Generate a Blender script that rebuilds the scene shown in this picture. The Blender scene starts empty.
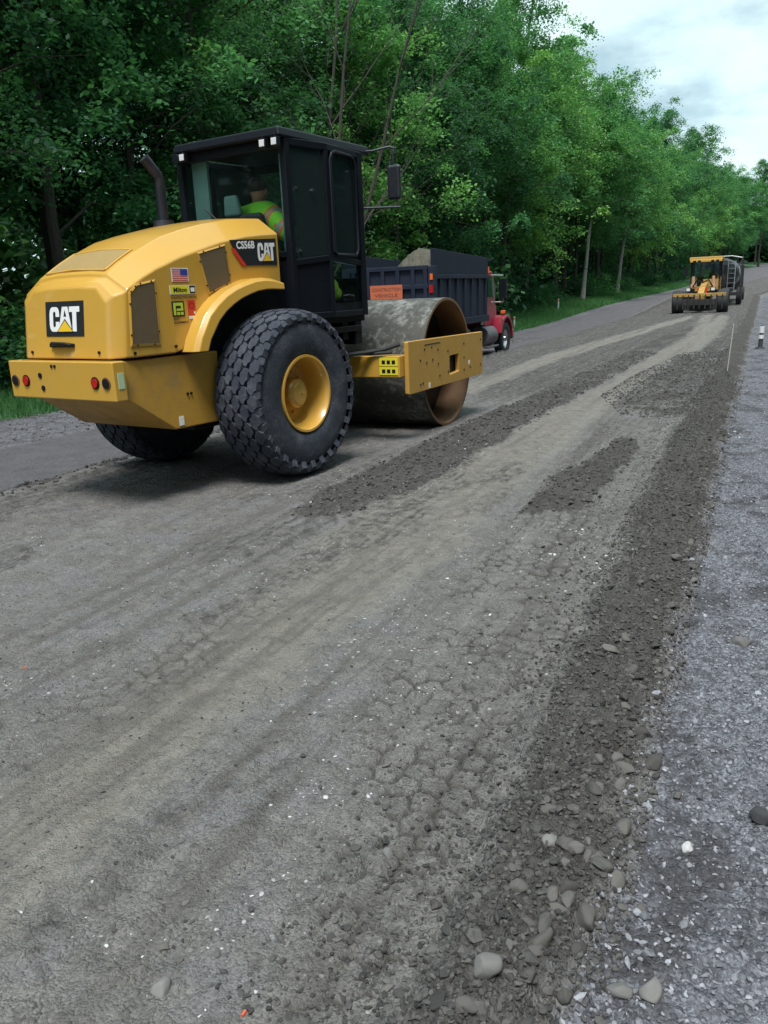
import bpy, bmesh, math, random
import numpy as np
from mathutils import Vector, Matrix

R = math.radians
scene = bpy.context.scene
COL = scene.collection
rng = np.random.default_rng(7)
random.seed(7)

# ------------------------------------------------------------------ camera
C0 = Vector((-5.6307, -5.57426, 1.61663))
FW = Vector((0.80463, 0.530277, -0.267162))
RT = Vector((0.540285, -0.840482, -0.041017))
UP = Vector((0.246295, 0.11134, 0.962778))
cd = bpy.data.cameras.new('camera')
cam = bpy.data.objects.new('camera', cd)
COL.objects.link(cam)
m = Matrix((RT, UP, -FW)).transposed().to_4x4()
m.translation = C0
cam.matrix_world = m
cd.sensor_fit = 'VERTICAL'
cd.sensor_height = 36.0
cd.sensor_width = 27.0
cd.lens = 790.0 / 1024 * 36
cd.clip_start = 0.05
cd.clip_end = 4000
scene.camera = cam

vs = scene.view_settings
vs.view_transform = 'Standard'
vs.look = 'None'
vs.exposure = 0.95
vs.gamma = 1.0
vs.use_curve_mapping = False


# ------------------------------------------------------------------ node helpers
def new_mat(name):
    mt = bpy.data.materials.new(name)
    mt.use_nodes = True
    nt = mt.node_tree
    nt.nodes.clear()
    out = nt.nodes.new('ShaderNodeOutputMaterial')
    return mt, nt, out


def N(nt, typ, **kw):
    n = nt.nodes.new(typ)
    ins = kw.pop('ins', {})
    for k, v in kw.items():
        setattr(n, k, v)
    for k, v in ins.items():
        if isinstance(v, bpy.types.NodeSocket):
            nt.links.new(v, n.inputs[k])
        else:
            n.inputs[k].default_value = v
    return n


def c4(c):
    return (c[0], c[1], c[2], 1.0)


def mixc(nt, fac, a, b, blend='MIX'):
    n = nt.nodes.new('ShaderNodeMix')
    n.data_type = 'RGBA'
    n.blend_type = blend
    n.clamp_factor = True
    for sock, v in ((n.inputs[0], fac), (n.inputs[6], a), (n.inputs[7], b)):
        if isinstance(v, bpy.types.NodeSocket):
            nt.links.new(v, sock)
        elif isinstance(v, (tuple, list)):
            sock.default_value = c4(v)
        else:
            sock.default_value = v
    return n.outputs[2]


def math_n(nt, op, a, b=0.0, c=0.0, clamp=False):
    n = nt.nodes.new('ShaderNodeMath')
    n.operation = op
    n.use_clamp = clamp
    for i, v in enumerate((a, b, c)):
        if isinstance(v, bpy.types.NodeSocket):
            nt.links.new(v, n.inputs[i])
        else:
            n.inputs[i].default_value = v
    return n.outputs[0]


def smooth(nt, v, lo, hi):
    n = nt.nodes.new('ShaderNodeMapRange')
    n.interpolation_type = 'SMOOTHSTEP'
    nt.links.new(v, n.inputs[0])
    n.inputs[1].default_value = lo
    n.inputs[2].default_value = hi
    n.inputs[3].default_value = 0.0
    n.inputs[4].default_value = 1.0
    return n.outputs[0]


def noise(nt, vec, scale, detail=4.0, rough=0.55):
    n = N(nt, 'ShaderNodeTexNoise', ins={'Scale': scale, 'Detail': detail, 'Roughness': rough})
    nt.links.new(vec, n.inputs['Vector'])
    return n.outputs[0]


def paint(name, col, rough=0.45, metal=0.0, dust=0.25, dust_col=(0.2, 0.17, 0.13), var=0.12, bump=0.0, bscale=60,
          coat=0.0, dscale=3.0, spec=0.5):
    mt, nt, out = new_mat(name)
    tc = nt.nodes.new('ShaderNodeTexCoord')
    ob = tc.outputs['Object']
    b = N(nt, 'ShaderNodeBsdfPrincipled', ins={'Metallic': metal, 'Coat Weight': coat, 'Specular IOR Level': spec})
    n1 = noise(nt, ob, dscale, 8, 0.65)
    n2 = noise(nt, ob, dscale * 9, 4, 0.6)
    dk = tuple(c * (1 - var) for c in col)
    lt = tuple(min(1, c * (1 + var)) for c in col)
    cc = mixc(nt, n2, dk, lt)
    f = smooth(nt, math_n(nt, 'ADD', math_n(nt, 'MULTIPLY', n1, 0.7), math_n(nt, 'MULTIPLY', n2, 0.3)), 0.42, 0.75)
    f = math_n(nt, 'MULTIPLY', f, dust)
    cc = mixc(nt, f, cc, dust_col)
    nt.links.new(cc, b.inputs['Base Color'])
    rr = math_n(nt, 'ADD', math_n(nt, 'MULTIPLY', f, 0.5), rough, clamp=True)
    nt.links.new(rr, b.inputs['Roughness'])
    if bump > 0:
        bn = N(nt, 'ShaderNodeBump', ins={'Strength': bump, 'Distance': 0.01})
        nt.links.new(noise(nt, ob, bscale, 5, 0.6), bn.inputs['Height'])
        nt.links.new(bn.outputs[0], b.inputs['Normal'])
    nt.links.new(b.outputs[0], out.inputs[0])
    return mt


def plain(name, col, rough=0.5, metal=0.0):
    return paint(name, col, rough, metal, dust=0.0, var=0.04)


M = {}
M['yellow'] = paint('yellow_paint', (0.58, 0.325, 0.048), 0.36, dust=0.16, dust_col=(0.34, 0.27, 0.17), coat=0.6, var=0.05)
M['yellow_low'] = paint('dusty_yellow_paint', (0.50, 0.272, 0.04), 0.48, dust=0.6, dust_col=(0.21, 0.16, 0.095), var=0.08, dscale=4.5)
M['grille'] = paint('brown_mesh', (0.12, 0.082, 0.04), 0.75, dust=0.3, dust_col=(0.16, 0.12, 0.07), bump=0.8, bscale=180)
M['grille_top'] = paint('tan_mesh', (0.33, 0.22, 0.075), 0.6, dust=0.2, bump=0.6, bscale=180)
M['black'] = paint('black_paint', (0.008, 0.009, 0.012), 0.5, dust=0.10, dust_col=(0.06, 0.055, 0.05), spec=0.25)
M['frame_black'] = paint('cab_black_paint', (0.006, 0.008, 0.013), 0.45, dust=0.08, dust_col=(0.04, 0.04, 0.045), spec=0.2)
M['badge_black'] = plain('badge_black', (0.007, 0.009, 0.014), 0.6)
M['rubber'] = paint('tyre_rubber', (0.034, 0.040, 0.056), 0.8, dust=0.85, dust_col=(0.115, 0.122, 0.14), var=0.25, bump=0.35, bscale=45, dscale=5, spec=0.3)
M['rubber_dark'] = paint('dark_rubber', (0.02, 0.021, 0.024), 0.75, dust=0.25, dust_col=(0.08, 0.08, 0.08))
M['white'] = plain('white_vinyl', (0.8, 0.8, 0.8), 0.5)
M['tri'] = plain('yellow_vinyl', (0.8, 0.5, 0.02), 0.5)
M['red'] = plain('red_vinyl', (0.62, 0.035, 0.02), 0.45)
M['red_lens'] = plain('red_lens', (0.42, 0.015, 0.015), 0.15)
M['orange'] = plain('orange_plastic', (0.75, 0.14, 0.02), 0.35)
M['blue_vinyl'] = plain('blue_vinyl', (0.03, 0.05, 0.36), 0.5)
M['lime_vinyl'] = plain('lime_vinyl', (0.5, 0.62, 0.05), 0.5)
M['label_yellow'] = plain('label_yellow', (0.75, 0.68, 0.03), 0.5)
M['steel_dark'] = paint('dark_steel', (0.05, 0.05, 0.052), 0.5, 0.6, dust=0.4, dust_col=(0.12, 0.1, 0.08))
M['chrome'] = paint('bright_steel', (0.55, 0.55, 0.56), 0.25, 1.0, dust=0.2)
M['alu'] = paint('dusty_aluminium', (0.16, 0.16, 0.17), 0.5, 0.6, dust=0.5, dust_col=(0.13, 0.12, 0.11))
M['grader_dirty'] = paint('worn_grader_paint', (0.48, 0.29, 0.07), 0.5, dust=0.9, dust_col=(0.07, 0.055, 0.04), dscale=5, var=.2)
M['lamp'] = plain('lamp_glass', (0.7, 0.72, 0.75), 0.15)
M['rust'] = paint('worn_rust_steel', (0.20, 0.115, 0.06), 0.6, 0.3, dust=0.5, dust_col=(0.28, 0.18, 0.11), dscale=6)
M['stack'] = paint('exhaust_steel', (0.028, 0.03, 0.045), 0.45, 0.5, dust=0.2)
M['navy'] = paint('navy_truck_paint', (0.014, 0.019, 0.038), 0.6, dust=0.45, dust_col=(0.036, 0.045, 0.072), var=0.2, spec=0.3)
M['navy_dark'] = paint('deep_navy_paint', (0.011, 0.015, 0.034), 0.6, dust=0.3, dust_col=(0.028, 0.034, 0.055), spec=0.25)
M['truck_red'] = paint('red_truck_paint', (0.32, 0.018, 0.045), 0.35, dust=0.25, dust_col=(0.22, 0.10, 0.10), coat=0.3)
M['sign_orange'] = paint('faded_orange_sign', (0.55, 0.13, 0.055), 0.6, dust=0.35, dust_col=(0.45, 0.22, 0.16), dscale=14)
M['lime'] = paint('lime_cloth', (0.24, 0.75, 0.04), 0.8, dust=0.1, var=0.15, bump=0.5, bscale=14)
M['vest_orange'] = paint('orange_tape', (0.80, 0.22, 0.03), 0.7, dust=0.05)
M['vest_silver'] = paint('silver_tape', (0.34, 0.34, 0.28), 0.5, dust=0.1)
M['skin'] = paint('skin', (0.36, 0.19, 0.125), 0.6, dust=0.0, var=0.08)
M['denim'] = paint('denim_cloth', (0.03, 0.04, 0.075), 0.85, dust=0.1)
M['hair'] = paint('dark_hair', (0.015, 0.012, 0.01), 0.7, dust=0.0)
M['seat'] = paint('seat_vinyl', (0.03, 0.035, 0.04), 0.6, dust=0.1)
M['teal'] = paint('headrest_and_reflection_teal', (0.12, 0.25, 0.25), 0.8, dust=0.1)
M['grey'] = paint('grey_truck_paint', (0.028, 0.03, 0.037), 0.3, 0.3, dust=0.4, dust_col=(0.17, 0.16, 0.16))
M['plate'] = paint('plate_yellow', (0.52, 0.29, 0.055), 0.48, dust=0.35, dust_col=(0.30, 0.2, 0.1), var=0.08, dscale=5)
M['wood'] = paint('lath_wood', (0.48, 0.45, 0.40), 0.8, dust=0.2)
M['cone_white'] = paint('reflective_white', (0.75, 0.76, 0.78), 0.4, dust=0.15)
M['cone_dark'] = paint('marker_dark', (0.05, 0.05, 0.055), 0.6, dust=0.3)
M['pink_steel'] = paint('lift_cylinder_paint', (0.55, 0.33, 0.22), 0.5, dust=0.3)
M['litter'] = plain('orange_scrap', (0.5, 0.09, 0.04), 0.6)


def glass_mat(name, tint, gl=0.10, rough=0.02, ior=1.5, dust=0.0):  # dust: share of the teal film that also paints the reflection
    mt, nt, out = new_mat(name)
    t = N(nt, 'ShaderNodeBsdfTransparent', ins={'Color': c4(tint)})
    g = N(nt, 'ShaderNodeBsdfGlossy', ins={'Color': (0.8, 0.95, 1.0, 1), 'Roughness': rough})
    lw = N(nt, 'ShaderNodeFresnel', ins={'IOR': ior})
    f = math_n(nt, 'ADD', lw.outputs[0], gl, clamp=True)
    mx = nt.nodes.new('ShaderNodeMixShader')
    nt.links.new(f, mx.inputs[0])
    nt.links.new(t.outputs[0], mx.inputs[1])
    nt.links.new(g.outputs[0], mx.inputs[2])
    film = N(nt, 'ShaderNodeBsdfDiffuse', ins={'Color': (0.20, 0.29, 0.29, 1)})  # dust film whose teal tone paints a dim reflection into the glass
    mf = nt.nodes.new('ShaderNodeMixShader')
    mf.inputs[0].default_value = dust
    nt.links.new(mx.outputs[0], mf.inputs[1])
    nt.links.new(film.outputs[0], mf.inputs[2])
    nt.links.new(mf.outputs[0], out.inputs[0])
    return mt


M['glass'] = glass_mat('tinted_cab_glass', (0.75, 0.88, 0.88), 0.0, dust=0.07)
M['glass_clear'] = glass_mat('rear_cab_glass', (0.95, 0.98, 0.97), 0.0, 0.02, 1.12, 0.012)
M['glass_far'] = glass_mat('far_cab_glass', (0.62, 0.74, 0.74), 0.0, 0.02, 1.25)
M['mirror'] = paint('mirror_shell', (0.02, 0.022, 0.03), 0.35, dust=0.1)


def drum_mat():
    mt, nt, out = new_mat('dusty_drum_steel')
    tc = nt.nodes.new('ShaderNodeTexCoord')
    mp = N(nt, 'ShaderNodeMapping', ins={'Scale': (1.0, 1.0, 1.0)})
    nt.links.new(tc.outputs['Object'], mp.inputs[0])
    v = mp.outputs[0]
    b = N(nt, 'ShaderNodeBsdfPrincipled', ins={'Metallic': 0.15, 'Roughness': 0.62})
    a = noise(nt, v, 3.2, 9, 0.7)
    d = noise(nt, v, 16, 6, 0.7)
    base = mixc(nt, d, (0.040, 0.040, 0.036), (0.105, 0.102, 0.09))
    s = math_n(nt, 'ADD', math_n(nt, 'MULTIPLY', a, 0.6), math_n(nt, 'MULTIPLY', d, 0.4))
    cc = mixc(nt, smooth(nt, s, 0.48, 0.64), base, (0.27, 0.27, 0.255))
    e = noise(nt, v, 7, 8, 0.75)
    cc = mixc(nt, math_n(nt, 'MULTIPLY', smooth(nt, e, 0.50, 0.72), 0.8), cc, (0.045, 0.045, 0.04))
    nt.links.new(cc, b.inputs['Base Color'])
    bn = N(nt, 'ShaderNodeBump', ins={'Strength': 0.3, 'Distance': 0.008})
    nt.links.new(d, bn.inputs['Height'])
    nt.links.new(bn.outputs[0], b.inputs['Normal'])
    nt.links.new(b.outputs[0], out.inputs[0])
    return mt


M['drum'] = drum_mat()


# ------------------------------------------------------------------ mesh builder
class MB:
    def __init__(s, T=None):
        s.v, s.f, s.mi = [], [], []
        s.T = T

    def add(s, verts, faces, mi=0):
        o = len(s.v)
        for p in verts:
            p = Vector(p)
            s.v.append(tuple(s.T @ p) if s.T is not None else tuple(p))
        for f in faces:
            s.f.append(tuple(i + o for i in f))
            s.mi.append(mi)
        return s

    def hexa(s, p, mi=0):
        return s.add(p, [(0, 3, 2, 1), (4, 5, 6, 7), (0, 1, 5, 4), (1, 2, 6, 5), (2, 3, 7, 6), (3, 0, 4, 7)], mi)

    def box(s, x0, x1, y0, y1, z0, z1, mi=0):
        return s.hexa([(x0, y0, z0), (x1, y0, z0), (x1, y1, z0), (x0, y1, z0),
                       (x0, y0, z1), (x1, y0, z1), (x1, y1, z1), (x0, y1, z1)], mi)

    def prism(s, poly, plane, c0, c1, mi=0):
        n = len(poly)
        if plane == 'xz':
            a = [(x, c0, z) for x, z in poly]
            b = [(x, c1, z) for x, z in poly]
        elif plane == 'yz':
            a = [(c0, y, z) for y, z in poly]
            b = [(c1, y, z) for y, z in poly]
        else:
            a = [(x, y, c0) for x, y in poly]
            b = [(x, y, c1) for x, y in poly]
        f = [tuple(range(n)), tuple(range(2 * n - 1, n - 1, -1))]
        f += [(i, n + i, n + (i + 1) % n, (i + 1) % n) for i in range(n)]
        return s.add(a + b, f, mi)

    def cyl(s, p0, p1, r0, r1=None, n=18, mi=0):
        r1 = r0 if r1 is None else r1
        p0, p1 = Vector(p0), Vector(p1)
        d = (p1 - p0).normalized()
        u = d.orthogonal().normalized()
        w = d.cross(u)
        a, b = [], []
        for i in range(n):
            t = 2 * math.pi * i / n
            q = u * math.cos(t) + w * math.sin(t)
            a.append(p0 + q * r0)
            b.append(p1 + q * r1)
        f = [(i, (i + 1) % n, n + (i + 1) % n, n + i) for i in range(n)]
        f += [tuple(range(n - 1, -1, -1)), tuple(range(n, 2 * n))]
        return s.add(a + b, f, mi)

    def tube(s, path, r, n=8, mi=0, taper=None):
        path = [Vector(p) for p in path]
        k = len(path)
        rs = [r] * k if taper is None else [r + (taper - r) * i / (k - 1) for i in range(k)]
        if isinstance(r, (list, tuple)):
            rs = list(r)
        vs_, fs = [], []
        up = None
        for i, p in enumerate(path):
            d = (path[min(i + 1, k - 1)] - path[max(i - 1, 0)]).normalized()
            if up is None:
                up = d.orthogonal().normalized()
            up = (up - d * up.dot(d)).normalized()
            w = d.cross(up)
            for j in range(n):
                t = 2 * math.pi * j / n
                vs_.append(p + (up * math.cos(t) + w * math.sin(t)) * rs[i])
        for i in range(k - 1):
            for j in range(n):
                fs.append((i * n + j, i * n + (j + 1) % n, (i + 1) * n + (j + 1) % n, (i + 1) * n + j))
        fs.append(tuple(range(n - 1, -1, -1)))
        fs.append(tuple((k - 1) * n + j for j in range(n)))
        return s.add(vs_, fs, mi)

    def lathe_y(s, prof, c, n=48, mi=0, closed=False):
        # prof: list of (y offset, radius) round the y axis through c
        cx, cy, cz = c
        k = len(prof)
        vs_ = []
        for yo, r in prof:
            for j in range(n):
                t = 2 * math.pi * j / n
                vs_.append((cx + r * math.cos(t), cy + yo, cz + r * math.sin(t)))
        fs = []
        for i in range(k if closed else k - 1):
            i2 = (i + 1) % k
            for j in range(n):
                fs.append((i * n + j, i2 * n + j, i2 * n + (j + 1) % n, i * n + (j + 1) % n))
        return s.add(vs_, fs, mi)

    def ball(s, c, rx, ry, rz, nu=14, nv=9, mi=0):
        vs_ = [(c[0], c[1], c[2] - rz)]
        for i in range(1, nv):
            ph = -math.pi / 2 + math.pi * i / nv
            for j in range(nu):
                t = 2 * math.pi * j / nu
                vs_.append((c[0] + rx * math.cos(ph) * math.cos(t), c[1] + ry * math.cos(ph) * math.sin(t), c[2] + rz * math.sin(ph)))
        vs_.append((c[0], c[1], c[2] + rz))
        fs = [(0, 1 + (j + 1) % nu, 1 + j) for j in range(nu)]
        for i in range(nv - 2):
            for j in range(nu):
                a = 1 + i * nu
                fs.append((a + j, a + (j + 1) % nu, a + nu + (j + 1) % nu, a + nu + j))
        t = len(vs_) - 1
        a = 1 + (nv - 2) * nu
        fs += [(a + j, a + (j + 1) % nu, t) for j in range(nu)]
        return s.add(vs_, fs, mi)

    def build(s, name, mats, parent=None, bevel=0.0, seg=2, ang=35, fix=True):
        me = bpy.data.meshes.new(name)
        me.from_pydata(s.v, [], s.f)
        if not isinstance(mats, (list, tuple)):
            mats = [mats]
        for mt in mats:
            me.materials.append(mt)
        me.polygons.foreach_set('material_index', s.mi)
        bm = bmesh.new()
        bm.from_mesh(me)
        if fix:
            bmesh.ops.recalc_face_normals(bm, faces=bm.faces)
        for f in bm.faces:
            f.smooth = True
        for e in bm.edges:
            if len(e.link_faces) == 2 and e.calc_face_angle(0) > R(ang):
                e.smooth = False
        bm.to_mesh(me)
        bm.free()
        ob = bpy.data.objects.new(name, me)
        COL.objects.link(ob)
        if parent is not None:
            ob.parent = parent
        if bevel > 0:
            bv = ob.modifiers.new('bevel', 'BEVEL')
            bv.width = bevel
            bv.segments = seg
            bv.limit_method = 'ANGLE'
            bv.angle_limit = R(ang)
            bv.harden_normals = True
        return ob


def tag(o, label=None, cat=None, group=None, kind=None):
    if label:
        o['label'] = label
    if cat:
        o['category'] = cat
    if group:
        o['group'] = group
    if kind:
        o['kind'] = kind
    return o


def empty(name, loc=(0, 0, 0), rz=0.0, parent=None):
    o = bpy.data.objects.new(name, None)
    COL.objects.link(o)
    o.location = loc
    o.rotation_euler = (0, 0, rz)
    if parent is not None:
        o.parent = parent
    return o


def np_mesh(name, verts, faces, mat, parent=None, attrs=None, smooth_=True, link=True):
    """verts (n,3), faces (m,k) numpy"""
    me = bpy.data.meshes.new(name)
    n, k = len(verts), faces.shape[1]
    me.vertices.add(n)
    me.vertices.foreach_set('co', np.ascontiguousarray(verts, dtype=np.float32).ravel())
    me.loops.add(faces.size)
    me.loops.foreach_set('vertex_index', faces.astype(np.int32).ravel())
    me.polygons.add(len(faces))
    me.polygons.foreach_set('loop_start', np.arange(0, faces.size, k, dtype=np.int32))
    me.polygons.foreach_set('use_smooth', np.full(len(faces), smooth_))
    me.update(calc_edges=True)
    for a, val in (attrs or {}).items():
        at = me.attributes.new(a, 'FLOAT', 'POINT')
        at.data.foreach_set('value', val.astype(np.float32))
    me.materials.append(mat)
    if not link:
        return me
    ob = bpy.data.objects.new(name, me)
    COL.objects.link(ob)
    if parent is not None:
        ob.parent = parent
    return ob


# ------------------------------------------------------------------ numpy noise
def _hash(ix, iy, seed):
    h = (ix.astype(np.int64) * 374761393 + iy.astype(np.int64) * 668265263 + seed * 1442695041) & 0xFFFFFFFF
    h = ((h ^ (h >> 13)) * 1274126177) & 0xFFFFFFFF
    h = ((h ^ (h >> 16)) * 2246822519) & 0xFFFFFFFF
    h = h ^ (h >> 15)
    return (h & 0xFFFFFF) / float(0xFFFFFF)


def vnoise(x, y, seed=0):
    ix, iy = np.floor(x), np.floor(y)
    fx, fy = x - ix, y - iy
    fx = fx * fx * (3 - 2 * fx)
    fy = fy * fy * (3 - 2 * fy)
    a, b = _hash(ix, iy, seed), _hash(ix + 1, iy, seed)
    c, d = _hash(ix, iy + 1, seed), _hash(ix + 1, iy + 1, seed)
    return (a + (b - a) * fx) * (1 - fy) + (c + (d - c) * fx) * fy


def fbm(x, y, octv=5, seed=0, gain=0.5):
    s, a, t = 0, 1.0, 0
    for o in range(octv):
        s = s + a * vnoise(x, y, seed + o * 17)
        t += a
        a *= gain
        x, y = x * 2.03 + 13.1, y * 2.03 + 7.7
    return s / t


def worley(x, y, seed=0, jit=1.0, stag=False):
    ix, iy = np.floor(x), np.floor(y)
    f1 = np.full(x.shape, 9.0)
    f2 = np.full(x.shape, 9.0)
    idv = np.zeros(x.shape)
    for dx in (-1, 0, 1):
        for dy in (-1, 0, 1):
            cx, cy = ix + dx, iy + dy
            off = 0.5 * (np.mod(cy, 2)) if stag else 0
            px = cx + 0.5 + off + jit * (_hash(cx, cy, seed) - 0.5)
            py = cy + 0.5 + jit * (_hash(cx, cy, seed + 91) - 0.5)
            d = np.hypot(x - px, y - py)
            new = d < f1
            f2 = np.where(new, f1, np.minimum(f2, d))
            idv = np.where(new, _hash(cx, cy, seed + 5), idv)
            f1 = np.where(new, d, f1)
    return f1, f2, idv


def sst(v, lo, hi):
    t = np.clip((v - lo) / (hi - lo), 0, 1)
    return t * t * (3 - 2 * t)


def in_poly(x, y, poly):
    ins = np.zeros(x.shape, bool)
    n = len(poly)
    for i in range(n):
        x0, y0 = poly[i]
        x1, y1 = poly[(i + 1) % n]
        if y0 == y1:
            continue
        c = ((y0 > y) != (y1 > y)) & (x < (x1 - x0) * (y - y0) / (y1 - y0) + x0)
        ins ^= c
    return ins


def poly_dist(x, y, poly):
    d = np.full(x.shape, 1e9)
    n = len(poly)
    for i in range(n):
        x0, y0 = poly[i]
        x1, y1 = poly[(i + 1) % n]
        ex, ey = x1 - x0, y1 - y0
        t = np.clip(((x - x0) * ex + (y - y0) * ey) / (ex * ex + ey * ey + 1e-12), 0, 1)
        d = np.minimum(d, np.hypot(x - x0 - t * ex, y - y0 - t * ey))
    return np.where(in_poly(x, y, poly), d, -d)     # positive inside


# ------------------------------------------------------------------ terrain
MSL = 0.138                                       # slope of the road lines in plan
XL = [-60, 4, 18, 31, 39, 49, 58, 72, 84, 95, 120, 160, 228, 320, 600, 2000]
ZL = [-0.38, -0.38, -0.47, -0.55, -0.32, 0.12, 0.33, 0.58, 0.84, 1.12, 1.95, 3.30, 4.95, 6.2, 8, 10]
XM = [-60, 12, 28, 40, 52, 62, 72, 84, 95, 120, 160, 228, 320, 600, 2000]
ZM = [0, 0, -0.09, -0.17, 0.05, 0.33, 0.58, 0.84, 1.12, 1.95, 3.30, 4.95, 6.2, 8, 10]


def interp_s(x, xs, zs):
    return (np.interp(x - 3, xs, zs) + np.interp(x, xs, zs) * 2 + np.interp(x + 3, xs, zs)) / 4


def grass_edge(x):
    return 8.2 + 0.08 * x


def edge_y(x):
    return 10.6 + 0.08 * x


def base_h(x, y):
    x = np.asarray(x, float)
    y = np.asarray(y, float)
    t = y - MSL * np.clip(x, -60, 60) - 0.02 * np.clip(x - 60, 0, 3000)
    zl, zm = interp_s(x, XL, ZL), interp_s(x, XM, ZM)
    w = sst(t, 1.35, 1.95) * 0.72 + 0.28 * sst(t, 1.9, 7)
    z = zm * (1 - w) + zl * w
    e = y - grass_edge(x)
    z = z + 0.10 * np.clip(e, 0, 4) + 0.05 * np.clip(e - 4, 0, 60)
    return z


PATCH_B = [(-1.26, -1.8), (-1.05, -2.25), (-0.12, -2.27), (1.6, -2.06), (4.72, -1.71), (11.37, -0.97), (20.52, 0.04), (27.94, 1.29),
           (19.66, 0.73), (10.43, -0.41), (5.12, -0.95), (3.27, -1.07), (1.16, -1.33), (-0.36, -1.55)]
PATCH_A = [(-0.41, -3.33), (-0.13, -3.76), (1.0, -3.62), (1.79, -3.55), (2.75, -3.3), (2.71, -3.08), (1.6, -3.15), (0.67, -3.1)]
PATCH_D = [(6.03, -1.84), (9.43, -1.49), (14.47, -1.28), (24, -0.75), (24, -1.2), (13.94, -2.22), (6.01, -3.42), (4.38, -3.48), (4.09, -3.08), (4.36, -2.64)]
TAN = [(-4.41, -3.15), (-3.78, -2.87), (-2.5, -2.56), (-1.43, -2.34), (0.27, -2.09), (2.93, -1.89), (6.96, -1.54), (20.04, -0.06),
       (38, 3.2), (38, 2.8), (18.67, -0.63), (5.69, -2.24), (1.97, -2.74), (-0.65, -3.13), (-1.92, -3.36), (-2.83, -3.38), (-3.89, -3.58), (-4.6, -3.74), (-4.81, -3.79)]
STRIP = [(7.14, 0.88), (8.99, 1.15), (13.75, 1.69), (20.8, 2.3), (37.29, 3.71), (33.7, 2.93), (18.41, 1.58), (11.87, 0.99), (7.39, 0.42), (5.76, 0.19)]
STRIP2 = [(13.87, -0.73), (22.57, 0.18), (37.7, 2.27), (35.11, 1.53), (19.95, -0.79), (13.1, -1.58)]
TREAD = [(-4.9, -4.9), (-4.45, -4.4), (-3.9, -4.05), (-2.42, -3.65), (0.67, -3.05), (3.91, -2.53), (4.4, -3.72), (-0.69, -4.32), (-2.32, -4.52), (-3.61, -4.70), (-4.7, -4.95)]
TREAD2 = [(-4.5, -2.7), (-3.86, -2.61), (-3.13, -2.61), (-2.0, -2.35), (-1.2, -2.15), (-2.2, -2.75), (-3.44, -3.12), (-4.23, -3.23), (-4.6, -3.15)]


def ground_fields(X, Y):
    t = Y - MSL * np.clip(X, -60, 60)
    wx = X + 0.25 * (fbm(X * 2.2, Y * 2.2, 4, 3) - 0.5)
    wy = Y + 0.25 * (fbm(X * 2.2, Y * 2.2, 4, 8) - 0.5)
    tw = wy - MSL * np.clip(wx, -60, 60)
    tw = tw + 0.10 * (fbm(X * 7, Y * 7, 3, 43) - 0.5)
    near = 1 - sst(X, 20, 60)
    # windrow of loose dirt beside the gravel shoulder
    wr = sst(tw, -4.62, -4.44) * (1 - sst(tw, np.interp(X, [-4.6, -3.0, 0], [-4.32, -4.26, -4.18]), np.interp(X, [-4.6, -3.0, 0], [-4.16, -4.08, -3.88])))
    big = fbm(X * 0.35, Y * 1.2, 3, 21)
    wob = 0.35 * (fbm(X * 1.1, Y * 1.1, 3, 31) - 0.5)
    lo = np.maximum.reduce([sst(poly_dist(wx, wy, PATCH_B), -0.05, 0.07), sst(poly_dist(wx, wy, PATCH_A), -0.05, 0.06),
                            sst(poly_dist(wx, wy, PATCH_D), -0.5, 0.4) * (0.45 + 0.55 * sst(fbm(X * 1.3, Y * 2.2, 4, 66), 0.40, 0.58))])
    lo = lo * (1 - 0.35 * sst(X, 4, 9) * sst(fbm(X * 0.8, Y * 2.5, 4, 67), 0.42, 0.55))
    loose = np.maximum(lo, wr)
    # bands of crumbs left of the tan strip, under and behind the machine
    under = np.maximum(sst(tw, 1.25, 1.45) * (1 - sst(tw, 1.7, 1.85)), 0)
    loose = np.maximum(loose, under)
    under = sst(tw, 0.4, 0.9) * (1 - sst(tw, 1.75, 1.95)) * (0.45 + 0.5 * sst(big, 0.4, 0.6))
    loose = np.maximum(loose, under * 0.8)
    loose = np.maximum(loose, 0.55 * sst(fbm(X * 0.5, Y * 1.6, 4, 77), 0.55, 0.68) * sst(tw, -4.3, -4.2) * (1 - sst(tw, 1.5, 1.8)))
    gravel_r = 1 - sst(tw, -4.66, -4.46)
    gravel_l = sst(wy - grass_edge(X) + np.interp(X, [0, 5, 20, 60], [3.2, 2.8, 1.1, 0.8]), -0.25, 0.25)
    tan = sst(poly_dist(wx, wy, TAN), -0.2, 0.15)
    tan = np.maximum(tan, np.maximum(sst(poly_dist(wx, wy, STRIP), -0.18, 0.06), sst(poly_dist(wx, wy, STRIP2), -0.2, 0.1)))
    farl = 0.72 * sst(X + 0.8 * (big - 0.5), 2.5, 6.5) * sst(tw, -4.5, -4.3) * (1 - sst(tw, 1.6, 1.8)) * (1 - 0.95 * tan)
    farl *= 1 - sst(poly_dist(wx, wy, TREAD), -0.2, 0.1)
    loose = np.maximum(loose * np.where(X > 4, 1 - 0.9 * tan, 1.0), farl)
    tread = np.maximum(sst(poly_dist(wx, wy, TREAD), -0.1, 0.15), 0.75 * sst(poly_dist(wx, wy, TREAD2), -0.1, 0.2))
    pave = sst(tw, 1.75, 2.0)
    grass = sst(wy - grass_edge(X) + 0.3 * (fbm(X * 1.5, Y * 1.5, 3, 41) - 0.5), -0.12, 0.12)
    grass = np.maximum(grass, sst(-tw, 9.0, 11.0))
    return t, tw, wr, loose, gravel_r, gravel_l, tan, tread, pave, grass


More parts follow.
